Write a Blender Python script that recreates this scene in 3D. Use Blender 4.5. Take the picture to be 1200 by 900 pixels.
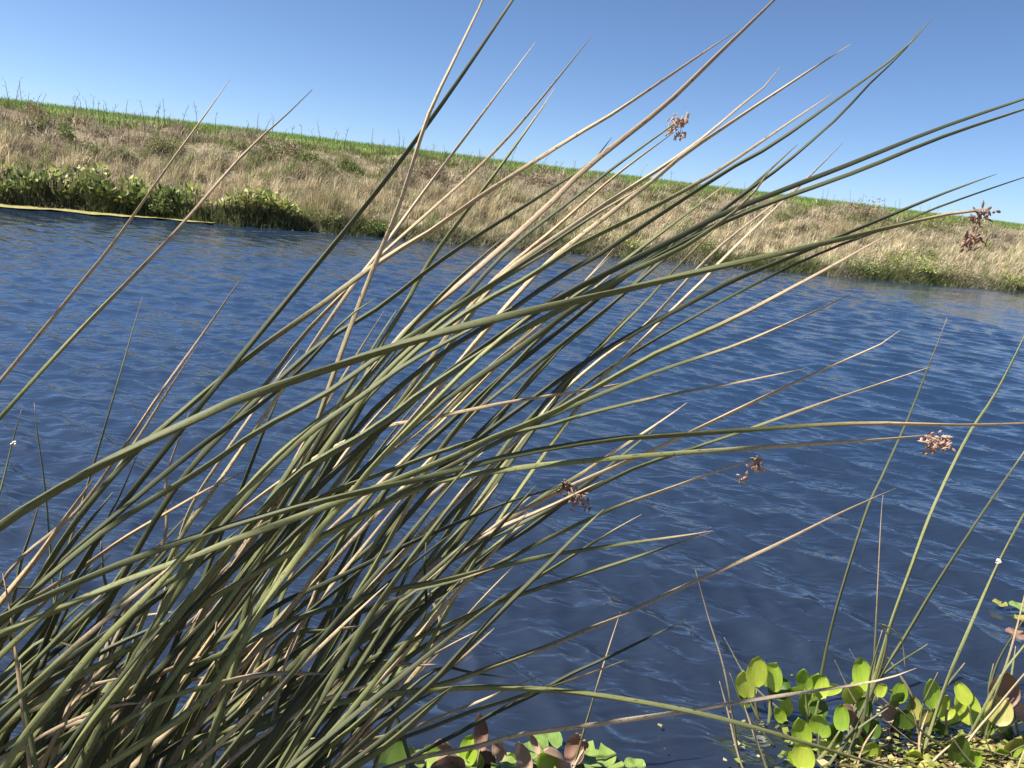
import bpy, math, random
import numpy as np
from mathutils import Vector, Matrix

for o in list(bpy.data.objects):
    bpy.data.objects.remove(o)
scene = bpy.context.scene
COL = scene.collection
random.seed(7)
rng = np.random.default_rng(7)
R = math.radians

# ------------------------------------------------------------------ camera
F = 880.0                       # focal length in photograph pixels (1200 x 900)
EYE = Vector((0.0, 0.0, 1.6))
ROLL = R(6.2)
PITCH = math.atan(220.7 / F)
fwd = Vector((0, math.cos(PITCH), -math.sin(PITCH)))
r0 = Vector((1, 0, 0))
u0 = Vector((0, math.sin(PITCH), math.cos(PITCH)))
CR = r0 * math.cos(ROLL) + u0 * math.sin(ROLL)
CU = -r0 * math.sin(ROLL) + u0 * math.cos(ROLL)
cam_d = bpy.data.cameras.new('camera')
cam = bpy.data.objects.new('camera', cam_d)
COL.objects.link(cam)
m = Matrix((CR, CU, -fwd)).transposed().to_4x4()
m.translation = EYE
cam.matrix_world = m
cam_d.sensor_width = 36
cam_d.lens = 36 * F / 1200
cam_d.clip_start = 0.05
cam_d.clip_end = 3000
scene.camera = cam

# ------------------------------------------------------------------ sky, sun, exposure
SUN_EL = R(52)
SUN_AZ = math.atan2(-0.995, -0.08)     # compass angle, sin -> x, cos -> y : to the left of the camera
world = bpy.data.worlds.new('World')
scene.world = world
world.use_nodes = True
wn = world.node_tree.nodes
wl = world.node_tree.links
wn.clear()
sky = wn.new('ShaderNodeTexSky')
sky.sky_type = 'NISHITA'
sky.sun_disc = False
sky.sun_elevation = SUN_EL
sky.sun_rotation = SUN_AZ
sky.altitude = 0
sky.air_density = 0.6
sky.dust_density = 0.3
sky.ozone_density = 5.6
bg = wn.new('ShaderNodeBackground')
bg.inputs['Strength'].default_value = 0.068
out = wn.new('ShaderNodeOutputWorld')
wl.new(sky.outputs[0], bg.inputs[0])
wl.new(bg.outputs[0], out.inputs[0])
sd = Vector((math.sin(SUN_AZ) * math.cos(SUN_EL), math.cos(SUN_AZ) * math.cos(SUN_EL), math.sin(SUN_EL)))
sun_d = bpy.data.lights.new('sun', 'SUN')
sun_d.energy = 5.0
sun_d.angle = R(0.55)
sun_d.color = (1.0, 0.955, 0.88)
sun = bpy.data.objects.new('sun', sun_d)
COL.objects.link(sun)
sun.rotation_euler = (-sd).to_track_quat('-Z', 'Y').to_euler()
sun.location = (-8, -4, 12)
scene.view_settings.view_transform = 'Standard'
scene.view_settings.look = 'None'
scene.view_settings.exposure = 1.2
scene.view_settings.gamma = 1.0
scene.view_settings.use_curve_mapping = False


# ------------------------------------------------------------------ helpers
def ray(px, py):
    return fwd + CR * ((px - 600) / F) + CU * ((450 - py) / F)


def P(px, py, d):
    return EYE + ray(px, py) * d


def on_plane(px, py, z=0.0):
    r = ray(px, py)
    return EYE + r * ((z - EYE.z) / r.z)


def depth_of(p):
    return (p - EYE).dot(fwd)


def tag(o, label=None, cat=None, group=None, kind=None):
    if label: o['label'] = label
    if cat: o['category'] = cat
    if group: o['group'] = group
    if kind: o['kind'] = kind
    return o


def empty(name, loc):
    o = bpy.data.objects.new(name, None)
    o.empty_display_size = 0.05
    o.location = loc
    COL.objects.link(o)
    return o


def mesh_data(name, verts, faces, mat, smooth=True, attrs=None):
    me = bpy.data.meshes.new(name)
    me.from_pydata([tuple(v) for v in verts], [], faces)
    if mat: me.materials.append(mat)
    if smooth:
        me.polygons.foreach_set('use_smooth', [True] * len(me.polygons))
    for k, vals in (attrs or {}).items():
        a = me.attributes.new(k, 'FLOAT', 'POINT')
        a.data.foreach_set('value', np.asarray(vals, dtype=np.float32))
    me.update()
    return me


def link(name, me, parent=None, loc=(0, 0, 0)):
    o = bpy.data.objects.new(name, me)
    o.location = loc
    COL.objects.link(o)
    if parent: o.parent = parent
    return o


def fast_mesh(name, V, tris, mat, cols=None, smooth=False):
    """big triangle mesh from numpy arrays; optional colour per vertex"""
    me = bpy.data.meshes.new(name)
    n, t = len(V), len(tris)
    me.vertices.add(n)
    me.vertices.foreach_set('co', V.astype(np.float32).ravel())
    me.loops.add(t * 3)
    me.loops.foreach_set('vertex_index', tris.astype(np.int32).ravel())
    me.polygons.add(t)
    me.polygons.foreach_set('loop_start', np.arange(0, t * 3, 3, dtype=np.int32))
    me.polygons.foreach_set('loop_total', np.full(t, 3, dtype=np.int32))
    if smooth:
        me.polygons.foreach_set('use_smooth', np.ones(t, dtype=bool))
    me.materials.append(mat)
    if cols is not None:
        a = me.attributes.new('col', 'FLOAT_COLOR', 'POINT')
        a.data.foreach_set('color', np.c_[cols, np.ones(n)].astype(np.float32).ravel())
    me.update(calc_edges=True)
    me.validate()
    return me


def new_mat(name):
    mt = bpy.data.materials.new(name)
    mt.use_nodes = True
    nt = mt.node_tree
    b = nt.nodes['Principled BSDF']
    return mt, nt, b


def N(nt, t, **kw):
    n = nt.nodes.new(t)
    for k, v in kw.items():
        if k in n.inputs:
            n.inputs[k].default_value = v
        else:
            setattr(n, k, v)
    return n


def mixrgb(nt, fac, a, b, mode='MIX'):
    n = nt.nodes.new('ShaderNodeMix')
    n.data_type = 'RGBA'
    n.blend_type = mode
    for s, v in ((n.inputs[0], fac), (n.inputs[6], a), (n.inputs[7], b)):
        if hasattr(v, 'links'):
            nt.links.new(v, s)
        else:
            s.default_value = v if not isinstance(v, tuple) or len(v) == 4 else (*v, 1)
    return n.outputs[2]


def ramp(nt, fac, stops):
    n = nt.nodes.new('ShaderNodeValToRGB')
    el = n.color_ramp.elements
    while len(el) < len(stops): el.new(0.5)
    for e, (p, c) in zip(el, stops):
        e.position = p
        e.color = (*c, 1)
    nt.links.new(fac, n.inputs[0])
    return n.outputs[0]


# ------------------------------------------------------------------ materials
def mat_water():
    mt, nt, b = new_mat('river_water')
    L = nt.links
    geo = N(nt, 'ShaderNodeNewGeometry')
    mp = N(nt, 'ShaderNodeMapping')
    mp.inputs['Rotation'].default_value = (0, 0, R(-32))
    mp.inputs['Scale'].default_value = (0.55, 1.25, 1)
    L.new(geo.outputs['Position'], mp.inputs[0])
    n1 = N(nt, 'ShaderNodeTexNoise', Scale=7.0, Detail=1.5, Roughness=0.4)
    n2 = N(nt, 'ShaderNodeTexNoise', Scale=2.6, Detail=2.0)
    L.new(mp.outputs[0], n1.inputs['Vector'])
    L.new(mp.outputs[0], n2.inputs['Vector'])
    add = N(nt, 'ShaderNodeMath', operation='MULTIPLY_ADD')
    L.new(n2.outputs[0], add.inputs[0]); add.inputs[1].default_value = 1.6
    L.new(n1.outputs[0], add.inputs[2])
    bp0 = N(nt, 'ShaderNodeBump', Strength=0.4, Distance=0.010)
    L.new(add.outputs[0], bp0.inputs['Height'])
    # hand-wide wind ripples, long across the wind
    mp2 = N(nt, 'ShaderNodeMapping')
    mp2.inputs['Rotation'].default_value = (0, 0, R(-14))
    mp2.inputs['Scale'].default_value = (3.6, 11.0, 1)
    L.new(geo.outputs['Position'], mp2.inputs[0])
    n3 = N(nt, 'ShaderNodeTexNoise', Scale=1.0, Detail=2.0, Roughness=0.55, Distortion=0.6)
    L.new(mp2.outputs[0], n3.inputs['Vector'])
    bp = N(nt, 'ShaderNodeBump', Strength=1.0, Distance=0.022)
    L.new(n3.outputs[0], bp.inputs['Height'])
    L.new(bp0.outputs[0], bp.inputs['Normal'])
    L.new(bp.outputs[0], b.inputs['Normal'])
    sep0 = N(nt, 'ShaderNodeSeparateXYZ'); L.new(geo.outputs['Position'], sep0.inputs[0])
    fd = N(nt, 'ShaderNodeMapRange'); fd.inputs['From Min'].default_value = 3.0; fd.inputs['From Max'].default_value = 12.0
    fd.inputs['To Min'].default_value = 1.0; fd.inputs['To Max'].default_value = 0.35
    L.new(sep0.outputs['Y'], fd.inputs['Value'])
    L.new(fd.outputs[0], bp.inputs['Strength'])
    big = N(nt, 'ShaderNodeTexNoise', Scale=0.25, Detail=3.0)
    L.new(geo.outputs['Position'], big.inputs['Vector'])
    c = ramp(nt, big.outputs[0], [(0.3, (0.012, 0.026, 0.056)), (0.7, (0.014, 0.030, 0.062))])
    # cloudier, browner water in the shallows by the near bank
    sep = N(nt, 'ShaderNodeSeparateXYZ'); L.new(geo.outputs['Position'], sep.inputs[0])
    sh = N(nt, 'ShaderNodeMapRange'); sh.inputs['From Min'].default_value = 1.5; sh.inputs['From Max'].default_value = 7.0
    L.new(sep.outputs['Y'], sh.inputs['Value'])
    c = mixrgb(nt, sh.outputs[0], (0.014, 0.018, 0.027), c)
    L.new(c, b.inputs['Base Color'])
    b.inputs['Roughness'].default_value = 0.03
    b.inputs['IOR'].default_value = 2.3
    return mt


def mat_ground():
    mt, nt, b = new_mat('bank_soil')
    L = nt.links
    geo = N(nt, 'ShaderNodeNewGeometry')
    n1 = N(nt, 'ShaderNodeTexNoise', Scale=1.3, Detail=6.0)
    L.new(geo.outputs['Position'], n1.inputs['Vector'])
    dry = ramp(nt, n1.outputs[0], [(0.3, (0.12, 0.09, 0.055)), (0.55, (0.22, 0.17, 0.105)), (0.75, (0.16, 0.15, 0.07))])
    grn = ramp(nt, n1.outputs[0], [(0.3, (0.12, 0.16, 0.045)), (0.7, (0.18, 0.23, 0.06))])
    mud = (0.06, 0.05, 0.035)
    at = N(nt, 'ShaderNodeAttribute'); at.attribute_name = 'field'
    at2 = N(nt, 'ShaderNodeAttribute'); at2.attribute_name = 'mud'
    c = mixrgb(nt, at.outputs['Fac'], dry, grn)
    c = mixrgb(nt, at2.outputs['Fac'], c, mud)
    L.new(c, b.inputs['Base Color'])
    b.inputs['Roughness'].default_value = 0.95
    bp = N(nt, 'ShaderNodeBump', Strength=0.6, Distance=0.05)
    n2 = N(nt, 'ShaderNodeTexNoise', Scale=14.0, Detail=5.0)
    L.new(geo.outputs['Position'], n2.inputs['Vector'])
    L.new(n2.outputs[0], bp.inputs['Height']); L.new(bp.outputs[0], b.inputs['Normal'])
    return mt


def mat_vcol(name, rough=0.75, trans=0.25, spec=0.2):
    """vegetation coloured by the blade's own colour attribute, a little translucent"""
    mt, nt, b = new_mat(name)
    L = nt.links
    at = N(nt, 'ShaderNodeAttribute'); at.attribute_name = 'col'
    geo = N(nt, 'ShaderNodeNewGeometry')
    hs = N(nt, 'ShaderNodeHueSaturation')
    mr = N(nt, 'ShaderNodeMapRange')
    mr.inputs['To Min'].default_value = 0.72; mr.inputs['To Max'].default_value = 1.28
    L.new(geo.outputs['Random Per Island'], mr.inputs['Value'])
    L.new(mr.outputs[0], hs.inputs['Value'])
    L.new(at.outputs['Color'], hs.inputs['Color'])
    L.new(hs.outputs[0], b.inputs['Base Color'])
    b.inputs['Roughness'].default_value = rough
    b.inputs['Specular IOR Level'].default_value = spec
    tr = N(nt, 'ShaderNodeBsdfTranslucent')
    L.new(hs.outputs[0], tr.inputs[0])
    mx = N(nt, 'ShaderNodeMixShader'); mx.inputs[0].default_value = trans
    L.new(b.outputs[0], mx.inputs[1]); L.new(tr.outputs[0], mx.inputs[2])
    L.new(mx.outputs[0], nt.nodes['Material Output'].inputs[0])
    return mt


def mat_stem():
    """triangular rush stem: green, going straw coloured where its 'dry' attribute rises, with shade painted in where it is negative"""
    mt, nt, b = new_mat('rush_stem')
    L = nt.links
    dry = N(nt, 'ShaderNodeAttribute'); dry.attribute_name = 'dry'
    al = N(nt, 'ShaderNodeAttribute'); al.attribute_name = 'along'
    ac = N(nt, 'ShaderNodeAttribute'); ac.attribute_name = 'across'
    oi = N(nt, 'ShaderNodeObjectInfo')
    cx = N(nt, 'ShaderNodeCombineXYZ')
    L.new(al.outputs['Fac'], cx.inputs[0]); L.new(ac.outputs['Fac'], cx.inputs[1]); 
    rs = N(nt, 'ShaderNodeMath', operation='MULTIPLY'); rs.inputs[1].default_value = 37.0
    L.new(oi.outputs['Random'], rs.inputs[0]); L.new(rs.outputs[0], cx.inputs[2])
    streak = N(nt, 'ShaderNodeMapping'); streak.inputs['Scale'].default_value = (5, 9, 1)
    L.new(cx.outputs[0], streak.inputs[0])
    n1 = N(nt, 'ShaderNodeTexNoise', Scale=1.0, Detail=4.0, Roughness=0.6)
    L.new(streak.outputs[0], n1.inputs['Vector'])
    n2 = N(nt, 'ShaderNodeTexNoise', Scale=3.2, Detail=3.0)
    L.new(cx.outputs[0], n2.inputs['Vector'])
    g0 = ramp(nt, oi.outputs['Random'], [(0.0, (0.040, 0.048, 0.024)), (0.3, (0.120, 0.130, 0.050)), (0.5, (0.055, 0.066, 0.034)), (0.75, (0.19, 0.200, 0.075)), (1.0, (0.29, 0.295, 0.125))])
    green = mixrgb(nt, n1.outputs[0], mixrgb(nt, 0.6, g0, (0.05, 0.06, 0.022)), mixrgb(nt, 0.3, g0, (0.30, 0.31, 0.13)))
    t0 = ramp(nt, oi.outputs['Random'], [(0.0, (0.40, 0.29, 0.14)), (0.4, (0.50, 0.41, 0.24)), (0.75, (0.34, 0.26, 0.16)), (1.0, (0.52, 0.45, 0.30))])
    tan = mixrgb(nt, n1.outputs[0], mixrgb(nt, 0.6, t0, (0.20, 0.11, 0.06)), mixrgb(nt, 0.3, t0, (0.6, 0.5, 0.36)))
    add = N(nt, 'ShaderNodeMath', operation='MULTIPLY_ADD')
    L.new(n2.outputs[0], add.inputs[0]); add.inputs[1].default_value = 0.5
    L.new(dry.outputs['Fac'], add.inputs[2])
    mr = N(nt, 'ShaderNodeMapRange'); mr.inputs['From Min'].default_value = 0.45; mr.inputs['From Max'].default_value = 0.95
    L.new(add.outputs[0], mr.inputs['Value'])
    painted_shade = N(nt, 'ShaderNodeMapRange'); painted_shade.inputs['From Min'].default_value = 0.0; painted_shade.inputs['From Max'].default_value = -1.0
    L.new(dry.outputs['Fac'], painted_shade.inputs['Value'])
    green = mixrgb(nt, painted_shade.outputs[0], green, (0.030, 0.038, 0.024))      # shade painted into the darkest stems as near-black green
    c = mixrgb(nt, mr.outputs[0], green, tan)
    sp = N(nt, 'ShaderNodeTexNoise', Scale=26.0, Detail=1.0)
    L.new(cx.outputs[0], sp.inputs['Vector'])
    spr = ramp(nt, sp.outputs[0], [(0.63, (0, 0, 0)), (0.70, (1, 1, 1))])
    c = mixrgb(nt, spr, c, (0.09, 0.05, 0.03))
    L.new(c, b.inputs['Base Color'])
    b.inputs['Roughness'].default_value = 0.6
    b.inputs['Specular IOR Level'].default_value = 0.25
    bp = N(nt, 'ShaderNodeBump', Strength=0.25, Distance=0.002)
    L.new(n1.outputs[0], bp.inputs['Height']); L.new(bp.outputs[0], b.inputs['Normal'])
    return mt


def mat_leaf(name, stops, trans=0.35, rough=0.32, vein=0.25):
    mt, nt, b = new_mat(name)
    L = nt.links
    oi = N(nt, 'ShaderNodeObjectInfo')
    ax = N(nt, 'ShaderNodeAttribute'); ax.attribute_name = 'across'
    al = N(nt, 'ShaderNodeAttribute'); al.attribute_name = 'along'
    cx = N(nt, 'ShaderNodeCombineXYZ')
    L.new(ax.outputs['Fac'], cx.inputs[0]); L.new(al.outputs['Fac'], cx.inputs[1])
    rs = N(nt, 'ShaderNodeMath', operation='MULTIPLY'); rs.inputs[1].default_value = 21.0
    L.new(oi.outputs['Random'], rs.inputs[0]); L.new(rs.outputs[0], cx.inputs[2])
    n1 = N(nt, 'ShaderNodeTexNoise', Scale=2.2, Detail=5.0)
    L.new(cx.outputs[0], n1.inputs['Vector'])
    ad = N(nt, 'ShaderNodeMath', operation='MULTIPLY_ADD')
    L.new(oi.outputs['Random'], ad.inputs[0]); ad.inputs[1].default_value = 0.6
    half = N(nt, 'ShaderNodeMath', operation='MULTIPLY'); half.inputs[1].default_value = 0.5
    L.new(n1.outputs[0], half.inputs[0]); L.new(half.outputs[0], ad.inputs[2])
    c = ramp(nt, ad.outputs[0], stops)
    mp = N(nt, 'ShaderNodeMapping'); mp.inputs['Scale'].default_value = (14, 0.8, 1)
    L.new(cx.outputs[0], mp.inputs[0])
    vn = N(nt, 'ShaderNodeTexNoise', Scale=1.0, Detail=2.0)
    L.new(mp.outputs[0], vn.inputs['Vector'])
    dark = mixrgb(nt, 1.0, c, (0.62, 0.66, 0.5), 'MULTIPLY')
    vf = N(nt, 'ShaderNodeMath', operation='MULTIPLY'); vf.inputs[1].default_value = vein * 2
    L.new(vn.outputs[0], vf.inputs[0])
    c = mixrgb(nt, vf.outputs[0], c, dark)
    sp = N(nt, 'ShaderNodeTexNoise', Scale=7.0, Detail=3.0)
    L.new(cx.outputs[0], sp.inputs['Vector'])
    spr = ramp(nt, sp.outputs[0], [(0.66, (0, 0, 0)), (0.74, (1, 1, 1))])
    c = mixrgb(nt, spr, c, mixrgb(nt, 0.6, c, (0.16, 0.09, 0.03)))
    L.new(c, b.inputs['Base Color'])
    b.inputs['Roughness'].default_value = rough
    bp = N(nt, 'ShaderNodeBump', Strength=0.35, Distance=0.004)
    L.new(vn.outputs[0], bp.inputs['Height']); L.new(bp.outputs[0], b.inputs['Normal'])
    tr = N(nt, 'ShaderNodeBsdfTranslucent')
    L.new(c, tr.inputs[0])
    mx = N(nt, 'ShaderNodeMixShader'); mx.inputs[0].default_value = trans
    L.new(b.outputs[0], mx.inputs[1]); L.new(tr.outputs[0], mx.inputs[2])
    L.new(mx.outputs[0], nt.nodes['Material Output'].inputs[0])
    return mt


def mat_plain(name, c1, c2, scale=40, rough=0.8):
    mt, nt, b = new_mat(name)
    tc = N(nt, 'ShaderNodeTexCoord')
    n1 = N(nt, 'ShaderNodeTexNoise', Scale=scale, Detail=4.0)
    nt.links.new(tc.outputs['Object'], n1.inputs['Vector'])
    nt.links.new(ramp(nt, n1.outputs[0], [(0.3, c1), (0.7, c2)]), b.inputs['Base Color'])
    b.inputs['Roughness'].default_value = rough
    return mt


M_WATER = mat_water()
M_GROUND = mat_ground()
M_GRASS = mat_vcol('dry_grass_blades')
M_FIELD = mat_vcol('green_field_blades', trans=0.35)
M_BUSH = mat_vcol('bank_leaves', rough=0.5, trans=0.25, spec=0.35)
M_STEM = mat_stem()
M_LEAF = mat_leaf('water_plant_leaf', [(0.15, (0.20, 0.32, 0.035)), (0.45, (0.31, 0.45, 0.045)), (0.8, (0.48, 0.55, 0.07))])
M_LEAFD = mat_leaf('dark_water_plant_leaf', [(0.15, (0.055, 0.11, 0.018)), (0.8, (0.12, 0.19, 0.03))])
M_LEAFY = mat_leaf('yellowing_leaf', [(0.15, (0.30, 0.31, 0.06)), (0.8, (0.42, 0.38, 0.10))])
M_LEAFB = mat_leaf('withered_leaf', [(0.15, (0.22, 0.11, 0.085)), (0.45, (0.38, 0.215, 0.16)), (0.8, (0.50, 0.33, 0.25))], trans=0.15, rough=0.6, vein=0.45)
M_PAD = mat_leaf('floating_pad', [(0.15, (0.15, 0.24, 0.06)), (0.8, (0.27, 0.34, 0.08))], trans=0.1)
M_SEED = mat_plain('seed_head_brown', (0.10, 0.055, 0.035), (0.36, 0.22, 0.15), 120)
M_SEEDP = mat_plain('seed_head_pale', (0.26, 0.15, 0.10), (0.52, 0.36, 0.26), 120)
M_KNOT = mat_plain('pale_knot', (0.55, 0.5, 0.42), (0.75, 0.72, 0.66), 90)
M_ALGAE = mat_plain('algae_scum', (0.13, 0.13, 0.035), (0.36, 0.30, 0.09), 16, 0.8)
M_WEED = mat_plain('dry_weed', (0.14, 0.10, 0.065), (0.30, 0.23, 0.15), 20)

# ------------------------------------------------------------------ layout of the far bank
TL = on_plane(0, 240)
TR = on_plane(1200, 342)
U = (TR - TL); U.z = 0; U.normalize()
VV = Vector((-U.y, U.x, 0))                      # inland
S_R = (TR - TL).dot(U)


def bank_xy(s, v):
    return TL.x + U.x * s + VV.x * v, TL.y + U.y * s + VV.y * v


def wob(s, v):
    return (0.10 * np.sin(0.9 * s + 0.6 * v) + 0.07 * np.sin(2.3 * s - 1.1 * v + 1) + 0.05 * np.sin(4.1 * s + 2.7 * v + 2))


def shore(s):                                     # ragged toe line
    return 0.16 * np.sin(0.75 * s + 0.4) + 0.10 * np.sin(2.1 * s) + 0.05 * np.sin(5.3 * s)


def far_h(s, v):
    v2 = v - shore(s)
    xp = [-30, -3, -0.5, 0.0, 0.25, 1.6, 3.2, 4.9, 6.2, 9.0, 13.5, 19, 40, 120, 900]
    zp = [-1.3, -1.0, -0.35, -0.02, 0.14, 0.62, 1.35, 2.08, 2.42, 2.78, 3.05, 3.15, 3.0, 2.5, 0]
    h = np.interp(v2, xp, zp)
    w = np.clip((v2 - 0.2) / 1.0, 0, 1) * np.clip((9 - v2) / 3, 0, 1)
    return h + w * wob(s, v)


def near_h(x, y):
    e = y - (0.95 + 0.10 * np.sin(2.2 * x) + 0.06 * np.sin(5 * x + 1) + 0.25 * np.clip(x - 0.6, 0, 1.2))
    return np.interp(e, [-30, -3, -1.0, -0.25, 0.0, 0.5, 3], [1.1, 0.45, 0.22, 0.10, 0.0, -0.22, -1.3])


def ground_h(s, v):
    x, y = bank_xy(s, v)
    return np.maximum(far_h(s, v), near_h(x, y))


# ------------------------------------------------------------------ ground sheet
def axis(parts):
    a = []
    for lo, hi, st in parts:
        a.append(np.arange(lo, hi, st))
    return np.unique(np.concatenate(a + [[parts[-1][1]]]))


sa = axis([(-900, -100, 100), (-100, -20, 8), (-20, 50, 0.33), (50, 140, 9), (140, 900, 95)])
va = axis([(-900, -60, 105), (-60, -30, 5), (-30, -2, 0.35), (-2, 7, 0.2), (7, 22, 0.7), (22, 60, 6), (60, 900, 105)])
SG, VG = np.meshgrid(sa, va, indexing='ij')
XG, YG = bank_xy(SG, VG)
ZG = ground_h(SG, VG)
ns, nv = SG.shape
idx = np.arange(ns * nv).reshape(ns, nv)
q = np.stack([idx[:-1, :-1], idx[1:, :-1], idx[1:, 1:], idx[:-1, 1:]], -1).reshape(-1, 4)
tris = np.concatenate([q[:, [0, 1, 2]], q[:, [0, 2, 3]]])
gm = fast_mesh('ground', np.stack([XG, YG, ZG], -1).reshape(-1, 3), tris, M_GROUND, smooth=True)
a = gm.attributes.new('field', 'FLOAT', 'POINT')
a.data.foreach_set('value', np.clip((VG - 6.0) / 1.2, 0, 1).astype(np.float32).ravel())
a = gm.attributes.new('mud', 'FLOAT', 'POINT')
a.data.foreach_set('value', np.clip((0.12 - ZG) / 0.15, 0, 1).astype(np.float32).ravel())
tag(link('ground', gm), kind='structure')

# ------------------------------------------------------------------ water sheet with real wavelets
xs = np.concatenate([-np.geomspace(400, 30, 12), np.arange(-30, -9, 0.14), np.arange(-9, -3, 0.05), np.arange(-3, -2.1, 0.026), np.arange(-2.1, 2.4, 0.019), np.arange(2.4, 3.4, 0.026),
                     np.arange(3.4, 10, 0.05), np.arange(10, 36, 0.14), np.geomspace(36, 400, 12)])
ys = [-3.0]
while ys[-1] < 34:
    y = ys[-1]
    ys.append(y + (0.12 if y < 1.2 else 0.017 if y < 4.2 else 0.024 * max(1, y / 6.0)))
ys = np.concatenate([[-60, -20], ys, [40, 60, 160]])
Xw, Yw = np.meshgrid(xs, ys, indexing='ij')
Zw = np.zeros_like(Xw); Dx = np.zeros_like(Xw); Dy = np.zeros_like(Xw)
calm = np.ones_like(Xw)                            # leaves and stems lying on the water damp the wavelets
for px_, py_, rx_, ry_ in ((590, 893, .38, .20), (700, 895, .28, .16), (1000, 880, .40, .24), (1130, 880, .45, .28), (1190, 725, .12, .12)):
    q_ = on_plane(px_, py_)
    calm *= 1 - 0.8 * np.exp(-((Xw - q_.x) / rx_) ** 2 - ((Yw - q_.y) / ry_) ** 2)
for k in range(150):
    lam = float(np.exp(rng.uniform(math.log(0.07), math.log(0.70))))
    th = R(62) + rng.normal() * (0.42 if lam > 0.25 else 0.62)
    kk = 2 * math.pi / lam
    slope = 0.032 * rng.uniform(0.5, 1.3) * (1.0 if lam < 0.2 else 1.0 if lam < 0.45 else 0.65)
    amp = slope / kk
    ph = rng.uniform(0, 6.28)
    arg = kk * (math.cos(th) * Xw + math.sin(th) * Yw) + ph
    # fade out where the sheet is too coarse for this wave
    sy = np.clip(1.7 - 4.0 * np.where(Yw < 4.2, 0.017, 0.024 * np.maximum(1, Yw / 6.0)) / lam, 0, 1)
    sx = np.clip(1.7 - 4.0 * np.where(np.abs(Xw) < 3.2, np.where(np.abs(Xw) < 2.1, 0.019, 0.026), np.where(np.abs(Xw) < 10, 0.05, 0.14)) / lam, 0, 1)
    fade = sy * sx * amp * (1 + 0.35 * np.clip((4.5 - Yw) / 2, 0, 1)) * calm
    Zw += fade * np.sin(arg)
    Dx += fade * np.cos(arg) * math.cos(th) * 0.9
    Dy += fade * np.cos(arg) * math.sin(th) * 0.9
# calm patches and gusts, lee of the far bank
gust = 0.95 + 0.22 * np.sin(0.55 * Xw + 0.31 * Yw) * np.sin(0.23 * Xw - 0.47 * Yw + 1.3)
Zw *= gust; Dx *= gust; Dy *= gust
keep = (np.abs(Xw) < 34) & (Yw > -2.5) & (Yw < 34)
Zw = np.where(keep, Zw, 0); Dx = np.where(keep, Dx, 0); Dy = np.where(keep, Dy, 0)
ns, nv = Xw.shape
idx = np.arange(ns * nv).reshape(ns, nv)
q = np.stack([idx[:-1, :-1], idx[1:, :-1], idx[1:, 1:], idx[:-1, 1:]], -1).reshape(-1, 4)
tris = np.concatenate([q[:, [0, 1, 2]], q[:, [0, 2, 3]]])
wm = fast_mesh('water', np.stack([Xw + Dx, Yw + Dy, Zw], -1).reshape(-1, 3), tris, M_WATER, smooth=True)
tag(link('water', wm), kind='structure')


# ------------------------------------------------------------------ blades of grass (numpy)
def blades(name, s, v, hgt, width, lean_az, lean, cols, mat, label, cat, base=None):
    n = len(s)
    if base is None:
        x, y = bank_xy(s, v)
        z = ground_h(s, v) - 0.02
    else:
        x, y, z = base
    B = np.stack([x, y, z], -1)
    d = np.stack([np.cos(lean_az), np.sin(lean_az), np.zeros(n)], -1)
    fa = rng.uniform(0, math.pi, n)
    sd_ = np.stack([np.cos(fa), np.sin(fa), np.zeros(n)], -1) * (width / 2)[:, None]
    up = np.array([0, 0, 1.0])
    mid = B + up * (hgt * 0.55 * np.cos(lean * 0.55))[:, None] + d * (hgt * 0.55 * np.sin(lean * 0.55))[:, None]
    tip = mid + up * (hgt * 0.45 * np.cos(lean * 1.5))[:, None] + d * (hgt * 0.45 * np.sin(lean * 1.5))[:, None]
    V = np.stack([B - sd_, B + sd_, mid - sd_ * 0.8, mid + sd_ * 0.8, tip], 1).reshape(-1, 3)
    o = np.arange(n)[:, None] * 5
    T = np.concatenate([o + [0, 1, 3], o + [0, 3, 2], o + [2, 3, 4]])
    ob = link(name, fast_mesh(name, V, T, mat, np.repeat(cols, 5, 0)))
    return tag(ob, label, cat, kind='stuff')


GAIN = 1.25


def pal(n, choices, w, jit=0.12):
    c = GAIN * np.array(choices)[rng.choice(len(choices), n, p=np.array(w) / sum(w))]
    return np.clip(c * (1 + rng.normal(0, jit, (n, 1))), 0.01, 0.9)


def patch(s, v, f=1.0, p=0.0):
    return (np.sin(1.3 * f * s + p) * np.sin(1.7 * f * v + 0.5 * s * f + p * 2) + np.sin(0.61 * f * s - 1.1 * f * v + p * 3)
            + 0.6 * np.sin(3.7 * f * s + 2.9 * f * v + p))


SA, SB = -7.0, S_R + 9.0
WIND = math.atan2(-0.1, 1.0)
# pale straw belt
n = 95000
s = rng.uniform(SA, SB, n); v = rng.uniform(0.25, 3.5, n)
NT = 1500                                         # most of it stands in tussocks
tc_s = rng.uniform(SA, SB, NT); tc_v = rng.uniform(0.3, 3.6, NT); tc_h = rng.uniform(0.6, 1.6, NT); tc_c = rng.uniform(0.55, 1.25, NT)
ti = rng.integers(0, NT, n); intus = rng.uniform(0, 1, n) < 0.72
s = np.where(intus, tc_s[ti] + rng.normal(0, 0.09, n), s); v = np.where(intus, np.clip(tc_v[ti] + rng.normal(0, 0.09, n), 0.2, 3.9), v)
hg = rng.uniform(0.22, 0.50, n) * np.where(intus, tc_h[ti], 0.7)
c = pal(n, [(0.47, 0.40, 0.26), (0.56, 0.49, 0.34), (0.40, 0.32, 0.20), (0.30, 0.23, 0.15), (0.27, 0.28, 0.12)], [5, 5, 4, 2, 1.3]) * np.where(intus, tc_c[ti], 0.7)[:, None]
ol = intus & (tc_c[ti] < 0.68)
c[ol] *= [0.72, 0.95, 0.6]
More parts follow.
